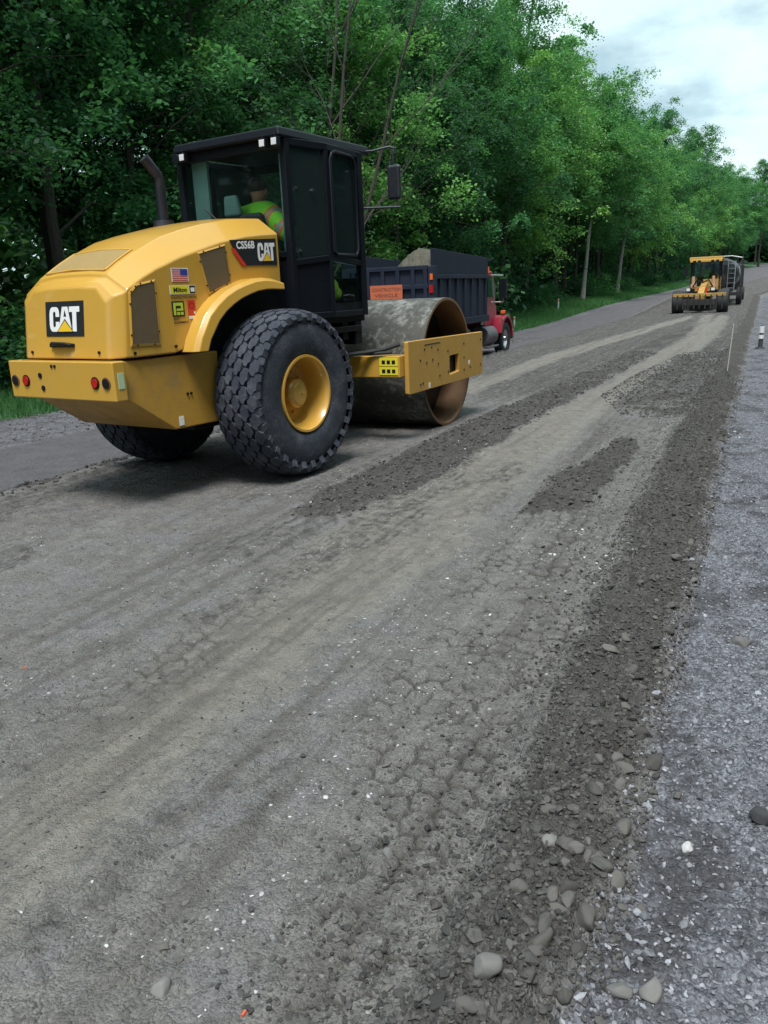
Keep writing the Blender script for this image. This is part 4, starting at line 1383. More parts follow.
def plate(s):
    p = MB(TA)
    ya, yb = s * 1.105, s * 1.16
    O = [(1.575, .53), (3.62, .50), (3.89, .60), (3.89, 1.075), (1.575, 1.105)]
    O = [(1.575, .545), (3.89, .53), (3.89, 1.075), (1.575, 1.105)]
    I = [(2.74, .645), (3.025, .655), (3.025, .865), (2.74, .86)]
    vs_ = [(x, ya, z) for x, z in O] + [(x, ya, z) for x, z in I] + [(x, yb, z) for x, z in O] + [(x, yb, z) for x, z in I]
    fs = []
    for b in (0, 8):
        for i in range(4):
            j = (i + 1) % 4
            fs.append((b + i, b + j, b + 4 + j, b + 4 + i))
    for i in range(4):
        j = (i + 1) % 4
        fs.append((i, j, 8 + j, 8 + i))
        fs.append((4 + i, 12 + i, 12 + j, 4 + j))
    p.add(vs_, fs)
    o = p.build('side_plate', M['plate'], yoke, bevel=.016, seg=3)
    d = MB(TA)
    for (x, z) in ((2.0, .99), (2.2, 1.0), (1.88, .88), (2.05, .84), (2.22, .86), (2.38, .96), (2.38, .80), (2.42, .66), (2.68, .92), (2.68, .68), (3.2, .97), (3.2, .80), (3.2, .65), (3.42, .66), (3.8, .98), (3.8, .66), (1.87, .62), (1.94, .625)):
        d.cyl((x, yb - s * .004, z), (x, yb + s * .006, z), .013, n=8)
    d.box(2.0, 2.45, min(yb, yb + s * .003), max(yb, yb + s * .003), 1.035, 1.043)
    d.build('bolt_holes', M['badge_black'], yoke)
    e = MB(TA)
    e.box(2.10, 2.14, min(yb, yb + s * .004), max(yb, yb + s * .004), .555, .61)
    e.box(3.36, 3.40, min(yb, yb + s * .004), max(yb, yb + s * .004), .70, .75)
    e.build('white_label', M['white'], yoke)


plate(-1)
plate(1)
lab_ = MB(TA)
for z in (.86, .765):
    lab_.box(1.474, 1.48, -1.08, -.86, z, z + .085, 0)
    for k in range(3):
        lab_.box(1.4725, 1.4738, -1.05 + .06 * k, -1.01 + .06 * k, z + .02, z + .06, 1)
lab_.build('warning_label', [M['label_yellow'], M['black']], yoke)
hs = MB(TA)
hs.tube([(1.0, -.45, 1.02), (1.25, -.62, 1.00), (1.42, -.75, 1.01), (1.52, -.90, 1.03), (1.58, -1.06, 1.08)], .022, 8)
hs.tube([(1.0, -.30, 1.10), (1.3, -.45, 1.02), (1.45, -.75, .99), (1.50, -1.0, 1.0)], .018, 8)
hs.tube([(1.1, -.2, 1.0), (1.4, -.1, 1.06), (1.5, .3, 1.0), (1.55, .9, 1.0)], .02, 8)
hs.tube([(.95, -.40, 1.15), (1.05, -.55, 1.0), (1.35, -.5, .98)], .018, 8)
hs.build('hydraulic_hose', M['rubber_dark'], yoke)
hc = MB()
hc.cyl((1.45, 0, .45), (1.45, 0, 1.02), .14)
hc.cyl((.75, -.42, .75), (1.5, -.30, .75), .06)
hc.build('hitch', M['black'], roller)


# ------------------------------------------------------------------ people
def skin_body(name, joints, edges, radii, mats, region, parent=None, loc=(0, 0, 0), root=0, sub=2):
    me = bpy.data.meshes.new(name)
    keys = list(joints)
    me.from_pydata([joints[k] for k in keys], [(keys.index(a), keys.index(b)) for a, b in edges], [])
    ob = bpy.data.objects.new(name, me)
    COL.objects.link(ob)
    sk_ = ob.modifiers.new('skin', 'SKIN')
    for i, k in enumerate(keys):
        sv = me.skin_vertices[0].data[i]
        r_ = radii[k]
        sv.radius = (r_, r_) if not isinstance(r_, tuple) else r_
        sv.use_root = (i == root)
    sd = ob.modifiers.new('sub', 'SUBSURF')
    sd.levels = sub
    sd.render_levels = sub
    dg = bpy.context.evaluated_depsgraph_get()
    m2 = bpy.data.meshes.new_from_object(ob.evaluated_get(dg))
    ob.modifiers.clear()
    ob.data = m2
    m2.materials.clear()
    for mt in mats:
        m2.materials.append(mt)
    for p in m2.polygons:
        p.use_smooth = True
        p.material_index = region(p.center)
    ob.location = loc
    if parent is not None:
        ob.parent = parent
    return ob


def operator(name, off, rz, lean, label, with_bands=True):
    J = {'pelvis': (0, 0, 0), 'belly': (0.01, lean * .1, .18), 'chest': (0, lean * .25, .40), 'neck': (0.02, lean * .42, .56), 'head': (0.04, lean * .5, .69), 'crown': (0.05, lean * .52, .79),
         'rsh': (-.03, -.19 + lean * .35, .50), 'rel': (-.17, -.52 + lean * .3, .24), 'rwr': (.10, -.56 + lean * .2, .20),
         'lsh': (0, .19 + lean * .35, .50), 'lel': (.10, .29, .24), 'lwr': (.36, .16, .30),
         'rhip': (.06, -.10, -.02), 'rkn': (.47, -.16, .04), 'ran': (.56, -.16, -.40), 'rft': (.70, -.17, -.43),
         'lhip': (.06, .10, -.02), 'lkn': (.47, .16, .04), 'lan': (.56, .16, -.40), 'lft': (.70, .17, -.43)}
    rad = {'pelvis': (.15, .13), 'belly': (.14, .12), 'chest': (.16, .13), 'neck': .055, 'head': .095, 'crown': .075, 'rsh': .115, 'rel': .108, 'rwr': .035, 'lsh': .08, 'lel': .055, 'lwr': .032,
           'rhip': .10, 'rkn': .07, 'ran': .05, 'rft': .04, 'lhip': .10, 'lkn': .07, 'lan': .05, 'lft': .04}
    Ed = [('pelvis', 'belly'), ('belly', 'chest'), ('chest', 'neck'), ('neck', 'head'), ('head', 'crown'), ('chest', 'rsh'), ('rsh', 'rel'), ('rel', 'rwr'), ('chest', 'lsh'), ('lsh', 'lel'), ('lel', 'lwr'),
          ('pelvis', 'rhip'), ('rhip', 'rkn'), ('rkn', 'ran'), ('ran', 'rft'), ('pelvis', 'lhip'), ('lhip', 'lkn'), ('lkn', 'lan'), ('lan', 'lft')]
    for sd_, wr in (('r', J['rwr']), ('l', J['lwr'])):
        base = Vector(wr)
        k = sd_ + 'palm'
        J[k] = tuple(base + Vector((.055, 0, -.005)))
        rad[k] = (.030, .018)
        Ed.append((sd_ + 'wr', k))
        for q, (dy, ln_) in enumerate(((-.03, .055), (-.01, .065), (.01, .06), (.03, .045))):
            a, b = sd_ + 'f%da' % q, sd_ + 'f%db' % q
            J[a] = tuple(base + Vector((.055 + ln_ * .6, dy, -.012)))
            J[b] = tuple(base + Vector((.055 + ln_ * .9, dy, -.045)))
            rad[a] = rad[b] = .009
            Ed += [(k, a), (a, b)]
        J[sd_ + 'th'] = tuple(base + Vector((.075, .045 if sd_ == 'r' else -.045, -.005)))
        rad[sd_ + 'th'] = .010
        Ed.append((k, sd_ + 'th'))
    sh, el = Vector(J['rsh']), Vector(J['rel'])
    ax = (el - sh)
    L = ax.length
    ax.normalize()

    def region(c):
        c = Vector(c)
        if c.z > .585 + 0:
            return 3
        ta = (c - sh).dot(ax) / L
        da = ((c - sh) - ax * (c - sh).dot(ax)).length
        if c.y < -.19 + lean * .2 and ta > .1 and da < .2:
            if c.x > J['rel'][0] + .09 and c.z < .33:
                return 3
            for lo_, hi_, mi in ((.22, .28, 1), (.28, .40, 2), (.40, .46, 1), (.72, .78, 1), (.78, .90, 2), (.90, .96, 1)):
                if lo_ < ta < hi_:
                    return mi
            return 0
        if c.z < .08 and (c.x > .12 or c.z < -.05):
            return 4
        if c.x > .17 and c.z > .12:
            return 3
        if .10 < c.z < .17 or .36 < c.z < .41:
            return 2
        if .33 < c.z < .36 or .41 < c.z < .44:
            return 1
        return 0
    root = empty(name, off, rz)
    tag(root, label, 'person')
    skin_body('body', J, Ed, rad, [M['lime'], M['vest_orange'], M['vest_silver'], M['skin'], M['denim']], region, root, sub=3)
    hc_ = Vector(J['head'])
    h_ = MB()
    h_.ball((hc_.x - .005, hc_.y, hc_.z + .055), .112, .100, .085, 18, 12)
    h_.build('hair', M['hair'], root)
    f_ = MB()
    f_.ball((hc_.x + .105, hc_.y, hc_.z - .015), .022, .016, .028, 10, 8, 0)
    for s in (-1, 1):
        f_.ball((hc_.x + .082, hc_.y + s * .036, hc_.z + .018), .014, .016, .010, 10, 8, 1)
        f_.ball((hc_.x, hc_.y + s * .098, hc_.z - .005), .022, .012, .033, 10, 8, 0)
    f_.ball((hc_.x + .085, hc_.y, hc_.z - .062), .012, .028, .008, 10, 8, 2)
    f_.build('face', [M['skin'], M['hair'], plain('lips', (.3, .1, .08), .6)], root)
    return root


op = operator('person', (0.82, 0.09, 1.955), 0, -0.1, 'roller operator in lime green hi-vis shirt with orange and silver bands, seated in the cab')
# hi-vis bundle seen through the lower door glass
bv_ = MB()
bv_.ball((1.13, -0.585, 1.69), .10, .07, .095, 16, 10, 0)
bv_.ball((1.20, -0.59, 1.63), .08, .06, .07, 14, 9, 0)
bv_.ball((1.06, -0.60, 1.64), .03, .05, .05, 12, 8, 1)
vest = bv_.build('safety_vest', [plain('yellow_green_cloth', (.50, .75, .05), .8), M['vest_silver']])
tag(vest, 'crumpled yellow-green safety vest seen through the lower door glass of the roller', 'vest')

# ------------------------------------------------------------------ dump truck
HT = math.atan(MSL)
cs, sn = math.cos(HT), math.sin(HT)


def road_pt(al, t):
    """point on the line y = t + MSL x at distance al along the heading"""
    x = (al - t * sn) / (cs + MSL * sn)
    return x, t + MSL * x


tx, ty = road_pt(12.0, 2.45)
truck = empty('dump_truck', (tx, ty, -0.41), HT)
tag(truck, 'navy blue dump truck with red cab, loaded with gravel, driving away', 'dump truck')
# local: x forward from the tailgate, y=0 is the near side plane, +y to the far side
WD = 2.42
bx = MB()
bx.box(0.05, 4.30, 0.06, WD - .06, 1.18, 1.30)
for y0, y1 in ((0.05, 0.11), (WD - .11, WD - .05)):
    bx.hexa([(0.05, y0, 1.18), (4.3, y0, 1.12), (4.3, y1, 1.12), (0.05, y1, 1.18), (0.05, y0, 2.38), (4.3, y0, 2.30), (4.3, y1, 2.30), (.05, y1, 2.38)])
bx.box(4.24, 4.32, .05, WD - .05, 1.12, 2.86)
for s, y in ((1, 0.0), (-1, WD)):
    for k in range(7):
        x = 0.45 + k * 0.60
        bx.box(x, x + .11, min(y, y + s * .06), max(y, y + s * .06), 1.3, 2.33)
    bx.box(0.02, 4.34, min(y, y + s * .07), max(y, y + s * .07), 1.12, 1.30)
    bx.box(0.02, 4.34, min(y - s * .01, y + s * .07), max(y - s * .01, y + s * .07), 2.30, 2.40)
    bx.box(-.06, .16, min(y - s * .02, y + s * .13), max(y - s * .02, y + s * .13), 1.15, 2.60)
box = bx.build('dump_box', M['navy'], truck, bevel=.012)
for y0, y1 in ((0.02, 0.08), (WD - .08, WD - .02)):
    sbd = MB()
    sbd.prism([(0.0, 2.40), (4.30, 2.40), (4.30, 2.86), (0.0, 3.0)], 'xz', y0, y1)
    sbd.build('side_board', M['navy_dark'], box, bevel=.01)
tgm = MB()
tgm.box(-.04, .04, .12, WD - .12, 1.15, 2.60)
for z in (1.2, 1.62, 2.08, 2.52):
    tgm.box(-.10, -.035, .12, WD - .12, z, z + .10)
for y in (.14, .46, .86, 1.26, 1.66, 2.06, 2.2):
    tgm.box(-.098, -.035, y, y + .10, 1.2, 2.6)
tail = tgm.build('tailgate', M['navy'], truck, bevel=.012)
sg = MB()
sg.box(-.125, -.10, .78, 1.64, 1.87, 2.20, 0)
put_text(sg, 'CONSTRUCTION', .11, (-.126, 1.60, 2.06), (0, -1, 0), (0, 0, 1), (-1, 0, 0), 1, .002, .001, width=.78)
put_text(sg, 'VEHICLE', .11, (-.126, 1.52, 1.92), (0, -1, 0), (0, 0, 1), (-1, 0, 0), 1, .002, .001, width=.62)
sg.build('orange_sign', [M['sign_orange'], plain('sign_lettering', (.17, .05, .035), .7)], tail)
tlt = MB()
tlt.box(-.085, -.058, .0, .09, 1.98, 2.16)
tlt.build('tail_light', M['red_lens'], box)
tlt = MB()
tlt.box(-.085, -.058, .0, .07, 2.28, 2.42)
tlt.build('marker_light', M['orange'], box)
cap = MB()
cap.box(4.3, 5.05, .15, WD - .15, 2.80, 2.86)
cap.build('cab_shield', M['navy_dark'], box)
fr2 = MB()
for y in (.75, 1.55):
    fr2.box(.3, 6.9, y, y + .1, .72, .98)
fr2.box(-.05, .02, .1, WD - .1, .60, .72)
fr2.build('frame', M['steel_dark'], truck)


def road_wheel(parent, x, y, r, w_, side, rimmat):
    wh = empty('wheel', (x, y, r), 0, parent)
    t_ = MB()
    hw = w_ / 2
    t_.lathe_y([(-hw * .8, r * .55), (-hw, r * .72), (-hw, r * .9), (-hw * .8, r * .985), (0, r), (hw * .8, r * .985), (hw, r * .9), (hw, r * .72), (hw * .8, r * .55)], (0, 0, 0), 32, closed=True)
    t_.build('tyre', M['rubber_dark'], wh)
    q = MB()
    q.lathe_y([(side * hw * .8, r * .56), (side * hw * .7, r * .5), (side * hw * .2, r * .42), (side * hw * .3, r * .2), (side * hw * .9, r * .16), (side * hw * .95, .001)], (0, 0, 0), 24)
    q.build('rim', rimmat, wh)
    return wh


for x in (1.2, 2.55):
    for y, sd in ((.16, -1), (.50, -1), (WD - .50, 1), (WD - .16, 1)):
        road_wheel(truck, x, y, .50, .27, sd, M['chrome'])
for y, sd in ((.16, -1), (WD - .16, 1)):
    road_wheel(truck, 6.12, y, .50, .28, sd, M['chrome'])
cb = MB()
cb.prism([(4.55, .95), (5.65, .95), (5.65, 1.75), (5.50, 2.42), (5.3, 2.52), (4.55, 2.52)], 'xz', .22, WD - .22)
cabt = cb.build('truck_cab', M['truck_red'], truck, bevel=.04, seg=3)
pane('side_window', [(4.75, .21, 1.78), (5.5, .21, 1.78), (5.38, .21, 2.36), (4.75, .21, 2.36)], (0, 1, 0), cabt, 'glass_far')
pane('side_window', [(4.75, WD - .21, 1.78), (5.5, WD - .21, 1.78), (5.38, WD - .21, 2.36), (4.75, WD - .21, 2.36)], (0, 1, 0), cabt, 'glass_far')
hdm = MB()
hdm.prism([(5.6, .95), (6.85, .95), (6.85, 1.45), (6.6, 1.62), (5.6, 1.76)], 'xz', .55, WD - .55)
hdm.build('hood', M['truck_red'], truck, bevel=.05, seg=3)
for y0, y1 in ((-.02, .56), (WD - .56, WD + .02)):
    fd = MB()
    n_ = 12
    oo = [(6.12 + .66 * math.cos(a), .52 + .70 * math.sin(a)) for a in np.linspace(math.pi * .98, 0.05, n_)]
    ii = [(6.12 + .58 * math.cos(a), .52 + .61 * math.sin(a)) for a in np.linspace(math.pi * .98, 0.05, n_)]
    oo[0] = (5.40, .70)
    oo[1] = (5.42, .98)
    oo[2] = (5.50, 1.18)
    ii[0] = (5.53, .70)
    vs_ = [(x, y, z) for y in (y0, y1) for x, z in oo + ii]
    fs = []
    m_ = 2 * n_
    for i in range(n_ - 1):
        fs += [(i, i + 1, m_ + i + 1, m_ + i), (n_ + i, m_ + n_ + i, m_ + n_ + i + 1, n_ + i + 1), (i, n_ + i, n_ + i + 1, i + 1), (m_ + i, m_ + i + 1, m_ + n_ + i + 1, m_ + n_ + i)]
    fs += [(0, m_, m_ + n_, n_), (n_ - 1, 2 * n_ - 1, m_ + 2 * n_ - 1, m_ + n_ - 1)]
    fd.add(vs_, fs)
    fd.build('front_fender', M['truck_red'], truck, bevel=.015)
lampm = MB()
lampm.box(6.0, 6.18, .05, .17, 1.25, 1.35)
lampm.build('turn_signal', M['orange'], truck, bevel=.02)
for y in (.32, WD - .32):
    tk = MB()
    tk.cyl((4.35, y, .66), (5.30, y, .66), .30, n=24)
    tk.build('fuel_tank', M['alu'], truck, bevel=.015)
tk = MB()
tk.box(4.35, 5.35, .02, .2, .32, .38)
tk.build('step', M['alu'], truck, bevel=.015)
sk2 = MB()
sk2.tube([(4.45, .28, 1.0), (4.45, .28, 2.55), (4.40, .28, 2.66)], .065, 12)
sk2.build('exhaust_stack', M['chrome'], truck)
bc = MB()
bc.cyl((4.42, .10, 2.45), (4.42, .10, 2.62), .085, .07, 14)
bc.build('beacon', M['orange'], truck)
mir = MB()
mir.box(5.35, 5.43, -.20, .02, 1.72, 2.28)
mir.tube([(5.2, .22, 2.40), (5.38, -.1, 2.38), (5.39, -.1, 2.28)], .018, 6, 1)
mir.tube([(5.2, .22, 1.62), (5.38, -.1, 1.62), (5.39, -.1, 1.72)], .018, 6, 1)
mir.tube([(4.5, .2, 2.55), (4.9, .0, 2.1), (5.1, .1, 1.6)], .015, 6, 1)
mir.build('mirror', [M['frame_black'], M['chrome']], truck)
bmp = MB()
bmp.box(6.88, 7.0, .02, WD - .02, .45, .75)
bmp.build('front_bumper', M['chrome'], truck, bevel=.03)
# load
gx, gy = np.meshgrid(np.linspace(.1, 4.2, 60), np.linspace(.12, WD - .12, 36), indexing='ij')
hz = 2.25 + .74 * np.exp(-(np.abs((gx - 1.0) / 1.0) ** 3) - np.abs((gy - .62) / .68) ** 2.6) + .24 * (fbm(gx * 7, gy * 7, 5, 6) - .5) + .45 * np.exp(-((gx - 2.6) / 1.0) ** 2 - ((gy - 1.3) / .7) ** 2) + .12 * (fbm(gx * 4, gy * 4, 4, 3) - .5)
ii_ = np.arange(60 * 36).reshape(60, 36)
ff_ = np.stack([ii_[:-1, :-1].ravel(), ii_[1:, :-1].ravel(), ii_[1:, 1:].ravel(), ii_[:-1, 1:].ravel()], 1)
gm = stone_mat('load_gravel', (.03, .028, .021), (.085, .078, .058))
ld = np_mesh('gravel_load', np.stack([gx.ravel(), gy.ravel(), hz.ravel()], 1), ff_, gm, attrs={'tint': rng.random(60 * 36) * .3}, smooth_=False)
ld.location = truck.location
ld.rotation_euler = truck.rotation_euler
tag(ld, 'brown heap of gravel loaded in the navy dump box', 'gravel load')

# ------------------------------------------------------------------ motor grader
P0 = Vector((40.6, 3.96, -0.17))
grader = empty('motor_grader', P0, HT + math.pi)
tag(grader, 'yellow motor grader with cab, coming down the road towards the roller', 'grader')
# local: +x forwards (towards the camera), y to its left; front wheels at x=0
for y, sd in ((-1.13, -1), (1.13, 1)):
    road_wheel(grader, -.35, y, .62, .56, sd, M['yellow_low'])
for x in (-5.6, -7.1):
    for y, sd in ((-1.0, -1), (1.0, 1)):
        road_wheel(grader, x, y, .62, .42, sd, M['yellow'])
a = MB()
a.box(-.50, -.2, -.85, .85, .50, .72)
a.prism([(-1.2, .62), (-.4, .55), (-.1, .75), (-.1, 1.0), (-1.2, 1.35), (-4.2, 1.75), (-4.2, 1.4)], 'xz', -.16, .16)
a.build('front_frame', M['grader_dirty'], grader, bevel=.02)
a = MB()
a.box(.05, .22, -1.36, 1.30, .90, 1.07)
for k in range(9):
    y = -1.15 + k * .28
    a.box(.10, .26, y, y + .07, .25, 1.0, 1)
a.box(.06, .2, -1.2, 1.2, .45, .75, 1)
a.build('scarifier', [M['grader_dirty'], M['steel_dark']], grader, bevel=.01)
a = MB()
for k in range(8):
    z0 = .12 + .075 * k
    off = -.16 * math.sin(math.pi * k / 8)
    bl = 1.30
    a.hexa([(-2.2 + off, -bl, z0), (-2.14 + off, -bl, z0), (-2.14 + off, bl, z0), (-2.2 + off, bl, z0), (-2.2 + off, -bl, z0 + .074), (-2.14 + off, -bl, z0 + .074), (-2.14 + off, bl, z0 + .074), (-2.2 + off, bl, z0 + .074)])
a.build('blade', M['steel_dark'], grader)
for y in (-.52, .52):
    a = MB()
    a.cyl((-1.7, y, .85), (-1.7, y, 1.95), .085, n=12)
    a.cyl((-1.7, y, .6), (-1.7, y, .9), .04, n=10)
    a.box(-1.8, -1.6, y - .12, y + .12, 1.35, 1.55)
    a.build('lift_cylinder', M['pink_steel'], grader)
a = MB()
a.box(-2.0, -1.5, -.55, .55, 1.15, 1.4)
a.box(-1.49, -1.44, -.25, .25, .95, 1.35, 1)
a.box(-1.46, -1.40, -.62, -.40, 1.05, 1.30, 2)
a.box(-1.46, -1.40, .40, .62, 1.05, 1.30, 2)
a.tube([(-1.5, -.5, 1.4), (-1.35, -.3, 1.75), (-1.6, 0, 1.6), (-1.35, .3, 1.75), (-1.5, .5, 1.4)], .04, 6, 2)
a.build('saddle', [M['grader_dirty'], M['red'], M['black']], grader)
for y in (-.62, .62):
    a = MB()
    a.box(-.10, .02, y - .12, y + .12, 1.18, 1.36, 0)
    a.box(.02, .03, y - .09, y + .09, 1.20, 1.34, 1)
    a.box(-.08, 0, y - .02, y + .02, 1.05, 1.2, 0)
    a.build('headlight', [M['black'], M['lamp']], grader)
a = MB()
a.lathe_y([(0, .001), (.02, .65), (.06, .65), (.08, .55)], (0, 0, 0), 24)
o_ = a.build('circle', M['steel_dark'], grader)
o_.location = (-2.6, 0, .62)
o_.rotation_euler = (R(90), 0, 0)
a = MB()
a.box(-4.9, -3.2, -.78, .78, 1.0, 1.2, 0)
a.box(-3.26, -3.2, -.1, .78, 1.2, 1.78, 1)
a.box(-3.26, -3.2, -.78, -.62, 1.2, 1.9, 1)
for x in (-4.85, -3.25):
    for y in (-.75, .75):
        a.box(x - .05, x + .05, y - .05, y + .05, 1.2, 2.84, 0)
a.box(-4.9, -3.2, .74, .78, 1.2, 1.9, 1)
a.box(-4.9, -3.2, -.78, -.74, 1.2, 1.9, 1)
gcab = a.build('grader_cab', [M['frame_black'], M['grader_dirty']], grader, bevel=.01)
a = MB()
a.box(-5.05, -3.0, -.88, .88, 2.84, 3.0)
a.box(-3.05, -2.97, -.85, .85, 2.72, 2.86)
for y in (-.6, -.35, .35, .6):
    a.box(-2.97, -2.92, y - .08, y + .08, 2.70, 2.82, 1)
a.build('roof', [M['yellow'], M['black']], gcab, bevel=.02)
pane('windshield', [(-3.23, -.70, 1.9), (-3.23, .70, 1.9), (-3.23, .70, 2.8), (-3.23, -.70, 2.8)], (1, 0, 0), gcab, 'glass_far')
for y in (-.76, .76):
    pane('side_window', [(-4.8, y, 1.9), (-3.3, y, 1.9), (-3.3, y, 2.8), (-4.8, y, 2.8)], (0, 1, 0), gcab, 'glass_far')
a = MB()
a.prism([(-8.3, .9), (-4.95, .9), (-4.95, 2.05), (-7.9, 1.9), (-8.3, 1.7)], 'xz', -.55, .55)
a.build('engine_cover', M['yellow_low'], grader, bevel=.05)
a = MB()
a.cyl((-5.6, .3, 1.9), (-5.6, .3, 2.75), .07)
a.build('exhaust_pipe', M['stack'], grader)
for y in (-1.05, 1.05):
    a = MB()
    a.box(-3.2, -3.1, y - .1, y + .1, 2.0, 2.5)
    a.tube([(-3.2, y * .74, 2.5), (-3.15, y, 2.45)], .02, 6)
    a.build('mirror', M['black'], grader)
gpos = grader.matrix_basis @ Vector((-4.15, 0, 1.72))
op2 = operator('person', gpos, HT + math.pi, 0.0, 'grader driver in lime vest behind the windshield of the yellow grader')

# ------------------------------------------------------------------ grey tank truck behind the grader
tk2 = empty('tank_truck', (53.6, 5.05, float(base_h(51., 4.7))), HT)
tag(tk2, 'dusty grey tank truck partly hidden behind the yellow grader', 'truck')
a = MB()
a.tube([(-5.8, 0, 1.85), (-5.75, 0, 1.85), (-5.5, 0, 1.85), (.2, 0, 1.85), (.45, 0, 1.85), (.5, 0, 1.85)], [.55, .80, .92, .92, .80, .55], 24)
a.build('tank', M['grey'], tk2)
a = MB()
for y in (-.5, .5):
    a.box(-6, 2.4, y - .06, y + .06, .75, .98)
a.box(-6.1, -5.98, -1.2, 1.2, .55, .75)
a.box(-6.0, -5.92, 1.05, 1.15, .6, 2.75)
a.box(-6.0, -5.92, -1.15, -1.05, .6, 2.75)
a.tube([(-5.96, -1.1, 2.72), (-5.9, -.5, 2.85), (-5.9, .5, 2.85), (-5.96, 1.1, 2.72)], .04, 6, 1)
a.tube([(-5.96, -1.1, 2.7), (-5.7, -.9, 2.3), (-5.9, -1.1, 1.2)], .05, 6, 1)
a.box(-6.02, -5.9, -.35, -.30, .8, 2.6, 1)
a.box(-6.02, -5.9, -.75, -.70, .8, 2.6, 1)
for q in range(6):
    a.box(-6.01, -5.95, -.70, -.35, 1.0 + .28 * q, 1.03 + .28 * q, 1)
a.build('frame', [M['steel_dark'], M['chrome']], tk2)
a = MB()
a.prism([(.85, .8), (2.5, .8), (2.5, 1.5), (2.3, 1.6), (1.9, 2.45), (.85, 2.45)], 'xz', -1.05, 1.05)
a.build('truck_cab', M['grey'], tk2, bevel=.05)
a = MB()
a.box(2.42, 2.5, -.8, .8, .9, 1.4)
a.build('radiator_grille', M['steel_dark'], tk2)
for x in (1.75, -3.6, -4.9):
    for y, sd in ((-1.0, -1), (1.0, 1)):
        road_wheel(tk2, x, y, .50, .30, sd, M['chrome'])

# ------------------------------------------------------------------ markers
x, y = 15.09, -2.72
z = float(ground_z(x, y)[0])
mk = empty('road_marker', (x, y, z))
mk.scale = (.85, .85, .88)
tag(mk, 'short dark roadside marker tube with two white bands on the gravel', 'marker')
mk.rotation_euler = (0, R(-4), R(20))
a = MB()
a.cyl((0, 0, 0), (0, 0, .62), .062, .05, 16)
a.cyl((0, 0, -.01), (0, 0, .05), .13, .11, 16)
a.build('tube', M['cone_dark'], mk)
for z0, z1 in ((.27, .37), (.42, .60)):
    a = MB()
    a.cyl((0, 0, z0), (0, 0, z1), .068, .062, 16)
    a.build('white_band', M['cone_white'], mk)
x, y = 9.19, -3.04
z = float(ground_z(x, y)[0])
a = MB()
a.hexa([(-.018, -.006, -.1), (.018, -.006, -.1), (.018, .006, -.1), (-.018, .006, -.1), (-.018 + .03, -.006 - .05, .80), (.018 + .03, -.006 - .05, .80), (.018 + .03, .006 - .05, .80), (-.018 + .03, .006 - .05, .80)])
o = a.build('survey_stake', M['wood'])
o.location = (x, y, z)
tag(o, 'thin pale wooden survey stake standing in the dirt ridge', 'stake')
for (x, y, hh, l) in ((44.0, 13.2, .75, 'thin white marker post in the grass beside the grader'), (33.5, 11.6, .55, 'small white stake standing in the grass verge beyond the dump truck')):
    zz = float(base_h(x, y))
    a = MB()
    a.box(-.05, .05, -.02, .02, -.1, hh, 0)
    a.box(-.052, .052, -.022, .022, hh - .15, hh - .05, 1)
    o = a.build('marker_post', [M['cone_white'], M['orange']])
    o.location = (x, y, zz)
    tag(o, l, 'post')


# ------------------------------------------------------------------ vegetation
def leaf_mat(name, a, b, c_):
    mt, nt, out = new_mat(name)
    at = nt.nodes.new('ShaderNodeAttribute')
    at.attribute_name = 'tint'
    oi = nt.nodes.new('ShaderNodeObjectInfo')
    f = math_n(nt, 'ADD', math_n(nt, 'MULTIPLY', at.outputs['Fac'], 0.55), math_n(nt, 'MULTIPLY', oi.outputs['Random'], 0.45))
    col = mixc(nt, smooth(nt, f, 0.1, 0.55), a, b)
    col = mixc(nt, smooth(nt, f, 0.55, 0.95), col, c_)
    d = N(nt, 'ShaderNodeBsdfPrincipled', ins={'Roughness': 0.55, 'Specular IOR Level': 0.3})
    nt.links.new(col, d.inputs['Base Color'])
    tr = nt.nodes.new('ShaderNodeBsdfTranslucent')
    tcol = mixc(nt, 0.5, col, (0.14, 0.40, 0.09))
    nt.links.new(tcol, tr.inputs['Color'])
    mx = nt.nodes.new('ShaderNodeMixShader')
    mx.inputs[0].default_value = 0.38
    nt.links.new(d.outputs[0], mx.inputs[1])
    nt.links.new(tr.outputs[0], mx.inputs[2])
    nt.links.new(mx.outputs[0], out.inputs[0])
    return mt


M['leaf'] = leaf_mat('summer_leaves', (0.022, 0.100, 0.046), (0.082, 0.25, 0.080), (0.22, 0.43, 0.085))
M['leaf_light'] = leaf_mat('light_leaves', (0.042, 0.155, 0.054), (0.15, 0.36, 0.085), (0.31, 0.53, 0.10))
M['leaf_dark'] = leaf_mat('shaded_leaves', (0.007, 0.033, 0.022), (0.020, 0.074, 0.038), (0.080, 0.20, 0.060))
M['bark'] = paint('bark', (0.060, 0.052, 0.045), 0.9, dust=0.5, dust_col=(0.10, 0.095, 0.085), var=0.3, bump=0.8, bscale=12)
M['bark_pale'] = paint('pale_bark', (0.34, 0.32, 0.29), 0.9, dust=0.4, dust_col=(0.18, 0.17, 0.16), var=0.3, bump=0.8, bscale=12)
M['grass'] = leaf_mat('grass_blades', (0.035, 0.115, 0.042), (0.075, 0.20, 0.065), (0.14, 0.29, 0.09))


